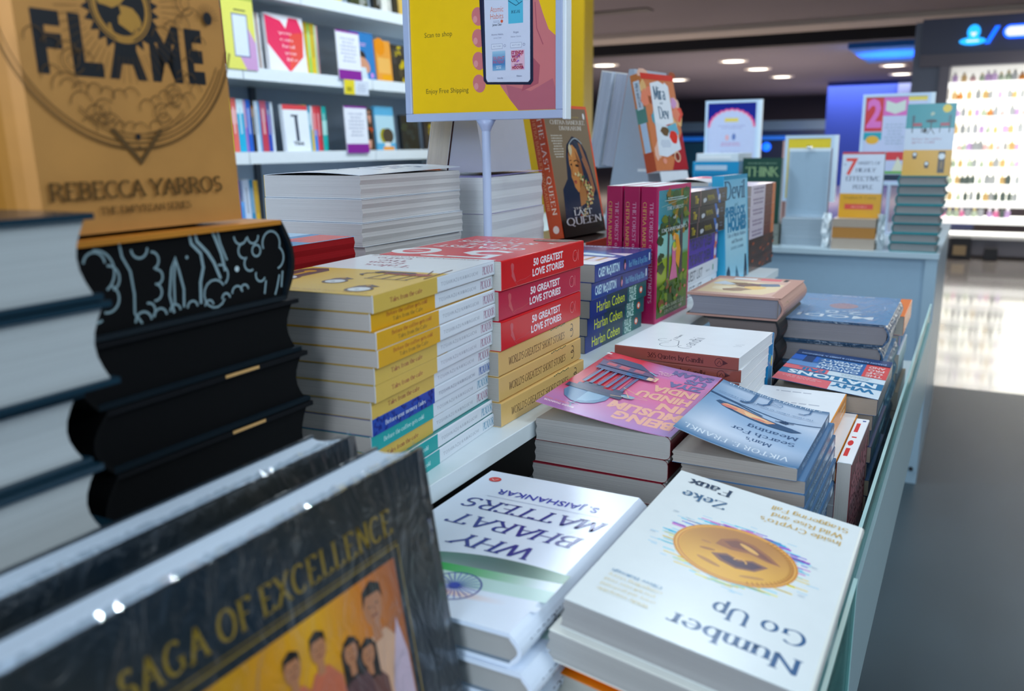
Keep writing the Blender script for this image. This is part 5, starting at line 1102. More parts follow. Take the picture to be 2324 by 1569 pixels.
for i, (X, Y, z, T, tilt) in enumerate(((-.25, .3665, -.161, .033, .153), (-.2976, .3665, -.1655, .031, .153))):
    ez_ = Vector((1, 0, tilt)).normalized(); eu = Vector((0, 1, 0)); ev = ez_.cross(eu)
    lb = ['shrink-wrapped black album with gold lettering and a group portrait, nearest the viewer', 'second shrink-wrapped black album leaning behind the first'][i]
    if i == 0: o = book(lb, 'book', None, L=.296, W=.27, T=T, cover='0E1820', front=saga, pages='CAD8E6', hb=True, inset=.0012, mat=M_WRAP, board='10222E', name='photo_album', r=.003)
    else: o = dup(o, lb)
    P0 = Vector((X, Y - .27, z)) - ev * .296 - ez_ * T; P0.z = max(P0.z, -.4545)
    if i == 0:
        mf = MB(); rr = random.Random(5); n = 9
        vs = [(.262 + .011 * a / 2 + rr.uniform(-.0012, .0012), .296 - .013 * b + rr.uniform(-.001, .001), T + .0012 - .006 * (a / 2) ** 2 + rr.uniform(-.0008, .0012)) for b in range(n) for a in range(4)]
        mf.add(vs, [(b * 4 + a, b * 4 + a + 1, (b + 1) * 4 + a + 1, (b + 1) * 4 + a) for b in range(n - 1) for a in range(3)], 'FFFFFF')
        m = 90; vs = [(.03 + .0026 * b + rr.uniform(-.0004, .0004), .2966 + rr.uniform(-.0004, .0012) + (.0012 if a else 0), T * (1.0 - .13 * a) + rr.uniform(-.0006, .0006)) for b in range(m) for a in range(2)]
        mf.add(vs, [(b * 2, b * 2 + 1, b * 2 + 3, b * 2 + 2) for b in range(m - 1)], 'FFFFFF')
        mf.build('plastic_film', glass_mat('shrink_film', 'F0F6FA', .3, .06), o)
    put(o, P0, eu, ev)
# ================================================================== the yellow sign on its pole
t = thing('sign_stand', 'white-framed yellow sign with a hand holding a phone, on a white pole', 'sign'); t.location = (-.527, .93, EYE)
y_ = .0
mb = MB(); mb.box(-.1105, -.006, .031, .1035, .006, .0405, 'B4C0DC'); mb.box(-.1105, -.006, .335, .1035, .006, .345, 'B4C0DC'); mb.box(-.1105, -.006, .0405, -.101, .006, .335, 'B4C0DC'); mb.box(.0945, -.006, .0405, .1035, .006, .335, 'B4C0DC'); mb.box(.1036, -.007, .0295, .1082, .008, .345, 'EEF4F6')
mb.build('frame', M_METAL, t, bevel=.001)
mb = MB(); mb.box(-.101, -.003, .0405, .0945, .002, .335, 'E8C400'); F = Surf(mb, (0, -.0031, 0), (1, 0, 0), (0, 0, 1))
F.rect(-.101, .04, .0945, .335, 'FFCC00')
F.T('Scan to shop', -.081, .129, -.042, .1345, '4A4418'); F.T('Enjoy Free Shipping', -.081, .064, -.021, .0695, '4A4418')
SK, SKD = 'D87A7A', 'B85A66'
F.poly([(.058, .155), (.064, .164), (.072, .162), (.078, .145), (.085, .128), (.0945, .12), (.0945, .041), (.046, .041), (.036, .052), (.022, .07), (.03, .08), (.056, .1), (.062, .12)], SK)
F.poly([(.03, .07), (.062, .062), (.09, .075), (.0945, .06), (.0945, .041), (.046, .041), (.034, .055)], 'C06874'); F.poly([(.064, .1), (.074, .09), (.072, .07), (.05, .062)], SKD); F.line([(.068, .158), (.07, .13), (.078, .112)], .0012, SKD)
for v in (.148, .124, .0985, .073): F.ell(-.006, v, .0085, .0105, SK, 16, rot=.25); F.ell(-.010, v - .003, .003, .004, 'E89A98', 10)
F.poly([(-.004, .168), (.0655, .163), (.0655, .073), (.062, .069), (.004, .0715), (.0, .076)], '1A1C38')
F.rect(.0005, .076, .0012, .165, '30345A')
F.poly([(.0025, .17), (.062, .17), (.0615, .075), (.059, .0722), (.0055, .0742), (.0035, .078)], 'DCE0F0')
F.T('Atomic', .0105, .151, .0275, .157, 'D8785C'); F.T('Habits', .0105, .1435, .0275, .1495, 'D8785C'); F.T('James Clear', .013, .136, .0255, .1385, '303850', bold=.02); F.ell(.0255, .1405, .0018, .0018, 'E06040', 10); F.lines(.014, .139, .023, .142, 2, 'A0A8C0', 3)
F.rect(.034, .137, .053, .166, '58C0DC'); F.T('IKIGAI', .038, .148, .049, .151, '1A3A58', 'serif'); F.line([(.034, .162), (.044, .156), (.052, .16)], .0008, '1A4A6A'); F.line([(.04, .166), (.048, .158)], .0005, '1A4A6A')
F.T('Atomic Habits..', .0115, .1255, .028, .1275, '6A7090'); F.T('James Clear', .0145, .122, .025, .1236, '8A90A8'); F.T('Ikigai', .0405, .1265, .047, .1285, '6A7090'); F.T('Hector Garcia', .037, .122, .05, .1236, '8A90A8')
for a in (.0115, .0365): F.rect(a, .1105, a + .0145, .1162, '8088A8'); F.rect(a + .0003, .1108, a + .0142, .1159, 'E4E8F4'); F.T('ADD TO BAG', a + .002, .1126, a + .0125, .1142, '8088A8'); F.ring(a + .0175, .1135, .0013, .0004, '8088A8', n=10)
F.grid(lambda a, b: mixc('2A78B8', 'B8E0F0', abs(b - .4) * 1.3), .0125, .0865, .0295, .108, 3, 6); F.T('SILENT', .0135, .0985, .0285, .102, 'D8404A'); F.T('PATIENT', .0135, .0942, .0285, .0975, 'D8404A'); F.lines(.017, .0885, .025, .0925, 2, 'E8F0F8', 4)
F.rect(.037, .086, .0545, .108, 'F0C0D0')
for i in range(20): rr = random.Random(i); F.ell(rr.uniform(.038, .053), rr.uniform(.088, .107), .0014, .001, rr.choice(['C868A8', 'E88898', 'A870C8']), 6)
for i, s_ in enumerate(('IT ENDS', 'WITH', 'US')): F.T(s_, .0378, .1035 - i * .0042, .0378 + (.0155, .011, .0055)[i], .1068 - i * .0042, 'B02848', bold=.04)
F.T('HOOVER', .0385, .0872, .0535, .0903, 'B02848', bold=.05); F.T('COLLEEN', .0415, .0912, .052, .0927, '8A3858', bold=.04)
F.T('Sort By', .019, .0772, .0265, .0788, '606888'); F.T('Filters', .0445, .0785, .051, .0802, '606888')
mb.build('poster', M_GLOSS, t)
mb = MB(); mb.tube((.0005, 0, .0315), (.0005, 0, -.239), .0052, 'C4D0EC', 20); mb.lathe([(.0052, 0), (.008, .006), (.012, .013), (0, .014)], .0005, 0, .018, 'B8C4E4', 16); mb.build('pole', M_METAL, t)
mb = MB(); mb.box(-.02, -.018, -.245, .021, .018, -.2385, 'C4D0EC'); mb.build('base', M_METAL, t)

# ------------------------------------------------------------------ leaning novel with the painted portrait
def portrait(F):
    w, h = F.W, F.L; b = .0045
    F.rect(0, 0, w, h, 'F0582A')
    F.grid(lambda a, q: mixc(mixc('1A1614', '8A765C', max(0, min(1, (q - .12) * 5))), '6A5A48', max(0, q - .75) * 2), 0 + .001, 0, w - b, h - b, 6, 10)
    F.rect(w * .05, h * .93, w * .42, h * .955, 'F06030'); F.ell(w * .9, h * .92, .003, .005, 'F0F0F0', 12)
    F.T('CHITRA BANERJEE', w * .12, h * .855, w * .9, h * .885, 'E0D8CC', 'serif'); F.T('DIVAKARUNI', w * .3, h * .81, w * .8, h * .84, 'E0D8CC', 'serif'); F.T('from the bestselling author', w * .2, h * .905, w * .78, h * .918, 'B8A050', 'serif', serif=False)
    F.lines(w * .08, h * .6, w * .34, h * .78, 9, 'CCC4B4', 3)
    # veil, face, necklace, dark blue dress
    F.poly([(w * .12, h * .14), (w * .16, h * .36), (w * .3, h * .44), (w * .34, h * .6), (w * .4, h * .7), (w * .55, h * .765), (w * .7, h * .74), (w * .82, h * .64), (w * .88, h * .5), (w * .95, h * .3), (w * .97, h * .12)], '1E2C44')
    F.poly([(w * .62, h * .73), (w * .72, h * .7), (w * .84, h * .52), (w * .9, h * .34), (w * .84, h * .3), (w * .78, h * .46), (w * .68, h * .6)], 'A06A4A'); F.poly([(w * .54, h * .745), (w * .66, h * .72), (w * .72, h * .6), (w * .66, h * .56), (w * .6, h * .68)], '28384C')
    F.poly([(w * .40, h * .62), (w * .42, h * .67), (w * .52, h * .7), (w * .6, h * .66), (w * .66, h * .55), (w * .68, h * .42), (w * .6, h * .335), (w * .5, h * .33), (w * .44, h * .37), (w * .42, h * .42), (w * .395, h * .45), (w * .41, h * .5), (w * .39, h * .55)], 'D08A48')
    F.poly([(w * .56, h * .66), (w * .66, h * .55), (w * .68, h * .42), (w * .6, h * .335), (w * .55, h * .36), (w * .58, h * .48)], '9A5C30'); F.poly([(w * .42, h * .62), (w * .5, h * .68), (w * .48, h * .6)], 'E8A860')
    F.ell(w * .56, h * .535, w * .045, h * .01, '2A1810', 12, rot=-.1); F.line([(w * .5, h * .57), (w * .56, h * .578), (w * .63, h * .56)], .0016, '3A2014'); F.ell(w * .43, h * .545, w * .018, h * .008, '2A1810', 8); F.line([(w * .41, h * .575), (w * .45, h * .58)], .0012, '3A2014')
    F.line([(w * .45, h * .56), (w * .425, h * .47), (w * .46, h * .455)], .0013, '8A5028'); F.ell(w * .465, h * .415, w * .035, h * .008, 'A84838', 10); F.ell(w * .47, h * .402, w * .03, h * .006, 'B85848', 10)
    F.poly([(w * .52, h * .34), (w * .66, h * .42), (w * .7, h * .25), (w * .5, h * .22)], 'B07844')
    rr = random.Random(6)
    for i in range(90):
        q = rr.random(); F.ell(w * (.5 + .26 * math.sin(q * 3.0) + rr.uniform(-.07, .07)), h * (.14 + .34 * q), .0026, .0022, rr.choice(['D8C078', 'C8B068', 'E8DCA8', '4A6A48', 'A8503A']), 7)
    for i in range(20): F.ell(w * (.44 + .3 * i / 20), h * (.7 + .045 * math.sin(i * .16)), .0012, .001, 'B8C4C8', 6)
    F.ell(w * .44, h * .66, .005, .009, 'D8C8A0', 9, wob=.2)
    F.rect(.001, 0, w - b, h * .12, '17130F')
    F.T('THE', w * .3, h * .2, w * .5, h * .215, 'E8E4D8', 'serif'); F.T('LAST', w * .3, h * .155, w * .72, h * .195, 'E8ECEC', 'serif', thick=.17, thin=.05); F.T('QUEEN', w * .1, h * .085, w * .92, h * .14, 'E0E4E8', 'serif', thick=.15, thin=.05)
def portrait_spine(P):
    P.T('THE LAST QUEEN', P.W * .08, P.L * .5, P.W * .82, P.L * .8, 'F0DCC8', 'serif', thick=.15, thin=.05, sp=.3); P.T('CHITRA BANERJEE DIVAKARUNI', P.W * .07, P.L * .16, P.W * .78, P.L * .36, 'E89860', 'serif', sp=.25); P.ell(P.W * .93, P.L * .55, .006, P.L * .22, 'F0D8D0', 12)
a = math.radians(6); wv = Vector((math.sin(a), math.cos(a), 0)); upv = (Vector((-.205, 0, 1)) - wv * Vector((-.205, 0, 1)).dot(wv)).normalized(); nv = wv.cross(upv)
o = book('orange-edged novel with a painted woman in a dark veil, leaning left', 'book', None, L=.2, W=.135, T=.0245, cover='D85020', spine='C8481C', front=portrait, sp=portrait_spine, pages='D0C8BC')
PQ = Vector((-.5425, 1.19, -.1352)); put(o, PQ - nv * .0245, wv, upv)
z = -.1385
for i in range(4):
    T = .02662; z -= T; lb = 'orange-spined novel lying under the leaning portrait novel, %s of four' % pile(4, i)
    if i == 0: pq = o = book(lb, 'book', 'orange-spined novels lying flat', L=.2, W=.135, T=T - .0003, cover='3A2C28', spine='C8481C', pages='C8C0B8')
    else: o = dup(pq, lb)
    flat(o, -.50, 1.175, .2, z, 0)
# folded white easel behind it with a cream-paged book on its left side
def wedge(name, lb, P, w_, depth, hgt, top, a_deg, col):
    t = thing(name, lb, 'display stand'); mb = MB(); d = w_ / 2
    mb.prism([(-d, 0), (d, 0), (top / 2, hgt), (-top / 2, hgt)], 0, depth, col); mb.build('body', M_METAL, t)
    ex, ey = yaw(a_deg); put(t, P, ex, ey); return t
wedge('book_easel', 'grey wedge-shaped book easel on the thick white books, behind the sign', (-.597, 1.0, -.0325), .058, .125, .15, .004, -2, 'B4B4C0')
def lean_left(lb, P, ang, lean, L, W_, T, cover, pages, back=None, grp=None, art=None):
    a = math.radians(ang); wv = Vector((-math.sin(a), -math.cos(a), 0)); u = Vector((lean, 0, 1)); u = (u - wv * u.dot(wv)).normalized()
    o = book(lb, 'book', grp, L=L, W=W_, T=T, cover=cover, back=back or cover, pages=pages, front=art, inset=.002); put(o, P, wv, u); return o
lean_left('cream-paged book leaning on the left side of the grey easel, brown back cover', (-.628, 1.128, -.0322), 0, .18, .15, .128, .033, 'C8CCD8', 'CFC4B4', back='5A2A20')

# ------------------------------------------------------------------ tall white easel with watercolour novels
def water(F):
    w, h = F.W, F.L
    F.rect(0, 0, w, h, 'D88050'); rr = random.Random(12)
    for i in range(34): F.ell(rr.uniform(0, w), rr.uniform(h * .12, h), rr.uniform(.008, .02), rr.uniform(.008, .022), rr.choice(['E84A38', 'F08A68', 'C83028', 'E8B878', '58A8B8', 'A8502C', 'F0C0A8', 'D8A0D0']) if True else 0, 9, wob=.35, seed=i)
    F.rect(0, h * .94, w, h, 'E03A2C'); F.poly([(w * .5, 0), (w, 0), (w, h * .4), (w * .82, h * .3)], 'B02430')
    F.poly([(w * .2, h * .5), (w * .24, h * .9), (w * .5, h * .93), (w * .66, h * .9), (w * .7, h * .92), (w * .8, h * .88), (w * .78, h * .5), (w * .5, h * .47)], 'EEF4FA'); F.poly([(w * .15, h * .16), (w * .2, h * .5), (w * .6, h * .46), (w * .85, h * .4), (w * .88, h * .22), (w * .4, h * .14)], 'E4EEF6')
    F.T('Mira', w * .3, h * .74, w * .66, h * .87, '1C5C7C', 'serif', thick=.22, thin=.05); F.T('and', w * .44, h * .69, w * .54, h * .715, '1C5C7C', 'serif'); F.T('Dev', w * .36, h * .54, w * .68, h * .66, '1C5C7C', 'serif', thick=.22, thin=.05)
    F.poly([(w * .55, h * .46), (w * .85, h * .5), (w * .9, h * .38), (w * .6, h * .34)], '68B8D0'); F.ell(w * .45, h * .41, w * .12, h * .05, '6A5030', 12, wob=.3); F.ell(w * .7, h * .35, w * .12, h * .07, 'E83020', 12, wob=.2); F.lines(w * .25, h * .24, w * .6, h * .32, 4, 'A8B8D0', 6)
    F.ell(w * .72, h * .14, w * .1, h * .06, 'E8C8A8', 12); F.ell(w * .72, h * .14, w * .07, h * .045, '8A3024', 12); F.ell(w * .3, h * .1, w * .06, h * .03, 'F0A088', 10)
def water_spine(P):
    P.rect(0, 0, P.W, P.L, 'D08048'); P.rect(P.W * .34, 0, P.W * .5, P.L, '5A8A80'); P.rect(P.W * .8, 0, P.W, P.L, 'B85030'); P.rect(P.W * .07, P.L * .2, P.W * .36, P.L * .8, 'D0DCE8'); P.T('Mira and Dev', P.W * .09, P.L * .36, P.W * .34, P.L * .66, '28486A', 'serif'); P.rect(P.W * .5, P.L * .2, P.W * .8, P.L * .8, 'B8CCE4')
t = wedge('book_easel', 'tall white wedge-shaped easel behind the upright magenta novels', (-.662, 1.79, -.245), .15, .15, .40, .012, -8, 'A8B4C4')
mb = MB(); mb.box(.02, -.002, .19, .05, .152, .196, 'E8EEF4'); mb.build('shelf_lip', M_METAL, t)
a = math.radians(11.5); wv = Vector((math.sin(a), math.cos(a), 0)); lean = Vector((-.24, 0, 1)); upv = (lean - wv * lean.dot(wv)).normalized(); nv = wv.cross(upv)
o = book('watercolour novel with a white title panel leaning on the tall easel', 'book', None, L=.2, W=.132, T=.024, cover='D88050', front=water, sp=water_spine, pages='D8D8DC')
PM = Vector((-.5795, 1.725, -.052)); put(o, PM - nv * .024, wv, upv)
t = thing('price_card', 'white card with handwriting under the watercolour novel', 'card'); mb = MB(); mb.box(.012, -.05, -.001, .126, -.002, .001, 'EAF2FA'); F = Surf(mb, (0, 0, .0011), (1, 0, 0), (0, 1, 0)); F.line([(.04 + i * .004, -.024 + .004 * math.sin(i * 1.9)) for i in range(15)], .001, '8AA0C0'); mb.build('panel', M_GLOSS, t); put(t, PM, wv, upv)
lean_left('pale paperback leaning on the left side of the tall easel, orange edge inside', (-.697, 1.955, -.0485), 8, .17, .2, .13, .03, 'D8E0EC', 'B8BCCC', back='D07848')
lean_left('second pale paperback outermost on the left side of the tall easel', (-.731, 1.95, -.0485), 8, .17, .205, .13, .026, 'DCE8F4', 'B4BACA', back='D8E0EC')

# ------------------------------------------------------------------ dark, purple and white spined stack
def yellow_spine(P):
    L, T = P.W, P.L
    P.T('The', .022, T * .25, .042, T * .72, 'D8C020', 'serif', thick=.2); P.ell(.075, T * .36, .009, T * .16, 'C8D0D8', 9, wob=.3); P.line([(.09 + i * .0035, T * (.5 + .22 * math.sin(i * 2.2))) for i in range(12)], .0016, 'D8C81C'); P.rect(.05, 0, .054, T, '8A6A6A'); P.poly([(.138, T), (.15, T), (.168, 0), (.156, 0)], '3070C8'); P.ell(.158, T * .4, .006, T * .24, 'B8C8E0', 10, wob=.3); P.lines(.172, T * .3, .195, T * .7, 2, '6A7890', 2)
def purple_spine(P):
    P.rect(.0, .0, P.W, P.L, '4A2CB0'); P.rect(.014, P.L * .12, .024, P.L * .9, '9A70D8'); P.T('THE BANDIT QUEEN', .036, P.L * .2, .165, P.L * .84, '241470', bold=.06); P.rect(P.W - .02, 0, P.W - .006, P.L, 'E87840'); P.ell(P.W - .012, P.L * .5, .007, P.L * .3, 'E8E0F0', 12)
def guest_spine(P): P.T('GUEST LIST', .014, P.L * .18, .11, P.L * .8, '585C6C', bold=.01); P.lines(.125, P.L * .3, .16, P.L * .6, 1, 'A0A8B4', 2); P.rect(.172, P.L * .3, .178, P.L * .7, '2A8A58')
z = -.0715
for i in range(7):
    T = .02478; z -= T
    if i < 3: lb = 'black-spined paperback with yellow script, %s of the three beside the upright magenta novels' % ['topmost', 'middle', 'lowest'][i]; args = dict(cover='6A88A8' if i == 0 else '1A2026', spine='10161C', sp=yellow_spine, group='black-spined paperbacks with yellow script')
    elif i < 5: lb = 'purple-spined paperback, %s of the two under the black ones' % ['upper', 'lower'][i - 3]; args = dict(cover='4A2CB0', sp=purple_spine, group='purple-spined paperbacks')
    else: lb = 'white-spined paperback with grey capitals, %s of the two under the purple ones' % ['upper', 'lower'][i - 5]; args = dict(cover='E4E8F0', sp=guest_spine, group='white-spined paperbacks with grey capitals')
    if i in (0, 3, 5): pk = o = book(lb, 'book', L=.205, W=.13, T=T - .0003, pages='C8B8B0', **args)
    else: o = dup(pk, lb)
    flat(o, -.3865 + (0, -.002, -.004, -.009, -.010, -.008, -.009)[i], 1.315, .205, z, (-1, -1, -1.5, 0, 0, 0, 0)[i])
# light blue novel standing, facing right
def evil(F):
    w, h = F.W, F.L
    F.rect(0, 0, w, h, '7ACCEC'); F.rect(0, h * .96, w, h, '20A0CC'); F.grid(lambda a, b: mixc('B8E8F8', '58B8E0', abs(b - .4) * 1.2), .004, .004, w - .008, h * .955, 6, 10)
    F.T('Devil', -w * .0 + .002, h * .78, w * .88, h * .94, '28587C', 'serif', thick=.16, thin=.06); F.T('and', w * .42, h * .71, w * .56, h * .74, '28789C', 'serif'); F.T('SHERLOCK', w * .04, h * .62, w * .9, h * .7, '1080B0', bold=.06); F.T('HOLMES', w * .12, h * .48, w * .92, h * .6, '1484B4', bold=.07)
    F.T('Tales of Murder, Madness', w * .1, h * .42, w * .9, h * .455, '3A5C88', 'serif'); F.T('and Obsession', w * .28, h * .36, w * .76, h * .395, '2A4C78', 'serif'); F.T('DAVID GRANN', w * .24, h * .3, w * .78, h * .325, '3A6A90', 'serif')
    F.poly([(w * .02, 0), (w * .22, 0), (w * .2, h * .1), (w * .14, h * .16), (w * .05, h * .1)], '1A4A64'); F.poly([(w * .78, 0), (w * .94, 0), (w * .92, h * .14), (w * .9, h * .22), (w * .84, h * .22), (w * .82, h * .12)], '123A54'); F.poly([(w * .38, 0), (w * .6, 0), (w * .56, h * .04), (w * .46, h * .14), (w * .42, h * .04)], '2A6A88')
o = book('light blue novel with dark capitals standing between two stacks', 'book', None, L=.19, W=.135, T=.022, cover='38B0DC', front=evil, pages='E0E4E4')
put(o, (-.388 - .016, 1.535, RZ), (.07, 1, 0), (-.06, 0, 1))
# orange-dark stack at the end of the raised shelf
def ember(P):
    L, T = P.W, P.L; P.rect(0, 0, L * .55, T, 'D8CCDC'); P.lines(.012, T * .15, L * .52, T * .85, 2, '8A7A98', 3, .6); P.rect(L * .55, 0, L * .86, T, '6A241C'); P.rect(L * .86, 0, L, T, 'E07A40')
def ember2(P):
    L, T = P.W, P.L; P.rect(0, 0, L, T, '3A2420'); rr = random.Random(2)
    for i in range(18): P.ell(rr.uniform(0, L), rr.uniform(.002, T - .002), .008, .003, rr.choice(['5A2A1C', '28201E', '7A3A20', 'A8502C']), 8, wob=.3)
z = -.078
for i in range(7):
    T = (.0205, .0205, .0205, .0205, .0205, .036, .0285)[i]; z -= T
    if i < 5: lb = 'lilac and ember-red spined paperback, %s of five at the shelf end' % pile(5, i); args = dict(cover='F0E4EE', sp=ember, group='lilac and ember-red spined paperbacks', front=(lambda F: (F.ell(.05, .1, .02, .03, 'E8A0C0', 12, wob=.3), F.ell(.09, .05, .02, .02, 'D8B0D8', 12, wob=.3), F.ell(.03, .16, .015, .02, 'E890A8', 10))) if i == 0 else None)
    else: lb = 'dark smoky-spined hardback, %s under the lilac ones' % ['upper', 'lower'][i - 5]; args = dict(cover='3A2420', sp=ember2, group='dark smoky-spined hardbacks')
    if i in (0, 1, 5, 6): pe = o = book(lb, 'book', L=.19, W=.13, T=T - .0003, pages='B8A8A0', **args)
    else: o = dup(pe, lb)
    flat(o, -.379, 1.69, .19, z, -2)
t2.children[0].name = 'board'
# pale pink covers behind the dark stack
z = -.066
for i in range(7):
    T = .02557; z -= T; lb = 'white and pink covered paperback behind the black-spined stack, %s' % pile(7, i)
    if i < 2: pp = o = book(lb, 'book', 'white and pink covered paperbacks', L=.132, W=.08, T=T - .0003, cover='F4F0F4', pages='D8D4D0', front=lambda F: (F.poly([(.01, .02), (.05, .01), (.06, .07), (.03, .09)], 'E86A88'), F.ell(.05, .1, .015, .02, 'F0A0B8', 10)), lift=(lambda u, v: .006 * math.sin(3.1 * u)) if i == 0 else None)
    else: o = dup(pp, lb)
    flat(o, -.424, 1.548, .132, z, 0)

# ================================================================== on the far table
FT = -.334
def facing(lb, x0, y, zb, W_, L, T, cover, front=None, pages='C8C8C4', lean=.04, turn=0, cat='book', **k):
    o = book(lb, cat, None, L=L, W=W_, T=T, cover=cover, front=front, pages=pages, **k)
    a = math.radians(turn); ex = Vector((math.cos(a), math.sin(a), 0)); ey = Vector((0, lean, 1)); ey = (ey - ex * ey.dot(ex)).normalized(); put(o, Vector((x0, y, zb)) + (-ex.cross(ey)) * T, ex, ey); return o
def coffee(F):
    w, h = F.W, F.L
    F.rect(0, h * .66, w, h, '0E8C94'); F.rect(0, h * .36, w, h * .66, 'C0CCDC'); F.rect(0, 0, w, h * .36, 'D8A018')
    F.ell(w * .82, h * .93, .012, .012, 'E0C010', 18)
    for u, k in ((.24, 1), (.8, -1)):
        F.rect(w * u - .012, h * .69, w * u + .012, h * .735, 'A03A48'); F.line([(w * u - .014 * k, h * .84), (w * u - .013 * k, h * .6)], .003, '123A44'); F.line([(w * u + .012 * k, h * .7), (w * u + .013 * k, h * .6)], .0024, '183038'); F.rect(w * u - .014 * k - (.004 if k < 0 else 0), h * .74, w * u - .008 * k, h * .84, '14505C')
    F.ell(w * .52, h * .76, .016, .005, '102830', 14); F.line([(w * .52, h * .76), (w * .52, h * .66)], .003, '102830'); F.line([(w * .52, h * .66), (w * .45, h * .58)], .0022, '102830'); F.line([(w * .52, h * .66), (w * .6, h * .58)], .0022, '102830'); F.ell(w * .4, h * .63, .006, .008, '102028', 10, wob=.2); F.ell(w * .53, h * .86, .005, .006, 'A8B8A0', 9, wob=.4)
    F.T('Before the coffee', w * .15, h * .5, w * .76, h * .53, 'A87890', 'serif'); F.T('gets cold', w * .15, h * .455, w * .62, h * .485, 'A87890', 'serif')
    for u, v, s_ in ((.24, .3, .8), (.5, .17, .8), (.8, .26, 1.)):
        F.poly([(w * u - .007, h * v), (w * u + .007, h * v), (w * u + .005, h * (v - .08 * s_)), (w * u - .005, h * (v - .08 * s_))], '3A3028'); F.ell(w * u, h * v, .0085 * s_, .0085 * s_, '3A3028', 14); F.ell(w * u, h * v, .006 * s_, .006 * s_, 'D8E0E4', 12)
    F.rect(w * .73, h * .04, w * .87, h * .34, '3A3028'); F.ell(w * .8, h * .27, .009, .009, 'D8E0E4', 14); F.line([(w * .79, h * .2), (w * .79, h * .1), (w * .82, h * .1), (w * .82, h * .2)], .0016, 'B08A48')
z = FT
tl = []
for i in range(8):
    T = .0292; tl.append((z, T)); z += T
for j, (zb, T) in enumerate(reversed(tl)):
    lb = 'teal-covered hardback with grey pages, %s of the stack at the far table corner' % pile(8, j)
    if j == 0: pt = o = book(lb, 'book', 'teal-covered hardbacks', L=.19, W=.134, T=T - .0004, cover='0E8890', pages='9A9C9C', hb=True, board='0E7A84')
    else: o = dup(pt, lb)
    ex, ey = yaw(0); put(o, (-.216 - .0018 * j + (.002 if j % 2 else 0), 2.955 + .004 * (j % 3), zb), ex, ey)
o = facing('teal, grey and yellow cafe novel standing on the teal stack', -.2115, 2.965, -.1003, .134, .213, .02, '0E8C94', coffee, lean=.06)
def habits(F):
    w, h = F.W, F.L
    F.rect(0, h * .965, w, h, 'C03A40'); F.rect(0, 0, w, h * .37, 'DCA018'); F.T('7', w * .1, h * .66, w * .38, h * .9, 'E04438', bold=.02); F.T('the', w * .04, h * .8, w * .12, h * .83, '7A88A0', 'serif')
    F.T('HABITS OF', w * .38, h * .81, w * .92, h * .855, '606C88', 'serif', thick=.2); F.T('HIGHLY', w * .34, h * .7, w * .82, h * .755, '505C78', 'serif', thick=.2); F.T('EFFECTIVE', w * .12, h * .565, w * .92, h * .63, '505C78', 'serif', thick=.2); F.T('PEOPLE', w * .3, h * .44, w * .78, h * .5, '505C78', 'serif', thick=.2)
    F.T('Stephen R. Covey', w * .1, h * .29, w * .88, h * .33, '8A6A10', 'serif'); F.rect(w * .14, h * .13, w * .82, h * .21, 'D84A3C'); F.lines(w * .2, h * .15, w * .76, h * .19, 1, 'F09880', 2)
facing('white and mustard self-help book with a big red seven standing on brown-paged books', -.392, 3.0, -.2355, .126, .207, .025, 'D0DAEA', habits, lean=.05)
for j, (zb, T, pg_, lb) in enumerate(((-.262, .026, 'B8A898', 'beige-paged paperback right under the book with the red seven'), (-.2985, .036, 'C08848', 'brown-paged book in the middle under the red seven'), (FT, .0352, 'C0B0A0', 'beige-paged book at the foot under the red seven'))):
    o = book(lb, 'book', None, L=.19, W=.13, T=T - .0004, cover='C8B8A8', pages=pg_); put(o, (-.402, 2.96, zb), *yaw(0))
# blank white board with a book behind, on grey books
o = facing('blank pale-grey backed book standing on a white stack, silver clip on top', -.570, 3.06, -.2435, .134, .228, .03, 'A8BCCC', lambda F: (F.rect(0, F.L * .955, F.W, F.L, 'D8E4EC'), F.rect(.008, .01, F.W - .006, F.L * .945, '9CB4C6')), pages='A8949C', lean=.04)
t = thing('clip_light', 'small shining clip on top of the blank white-backed book', 'clip'); mb = MB(); mb.tube((-.512, 3.06, -.0125), (-.497, 3.06, -.0125), .0045, 'FFFFFF', 10); o = mb.build('clip', attr_mat('polished_steel', .08, metal=1.), t); t.location[2] = EYE
for j, (zb, T) in enumerate(((-.2745, .0305), (-.304, .029), (FT, .0296))):
    lb = 'pale grey paged book, %s under the blank-backed one' % ['top', 'middle', 'bottom'][j]
    if j == 0: o = book(lb, 'book', 'pale grey paged books under the blank board', L=.19, W=.135, T=T - .0004, cover='C8D4DC', pages='A4B4C0')
    else: o = dup(o, lb)
    put(o, (-.572, 3.02, zb), *yaw(0))
# green book
facing('dark green book with pale capitals standing left of the blank white-backed book', -.712, 3.01, -.262, .13, .216, .03, '1C4438', lambda F: (F.T('THINK', F.W * .08, F.L * .72, F.W * .94, F.L * .86, '8AA878', 'serif', thick=.2), F.T('and', F.W * .38, F.L * .58, F.W * .6, F.L * .64, '6A8870', 'serif'),  F.lines(F.W * .1, F.L * .9, F.W * .9, F.L * .94, 1, '6A8870', 3)), pages='A8B0B0', lean=.05)
for j, zb in enumerate((-.298, FT)):
    lb = 'plain dark book, %s under the green one' % ['upper', 'lower'][j]
    o = book(lb, 'book', 'dark books under the green one', L=.2, W=.135, T=.0356, cover='2A3834', pages='8A9088') if j == 0 else dup(o, lb)
    put(o, (-.714, 3.0, zb), *yaw(0))
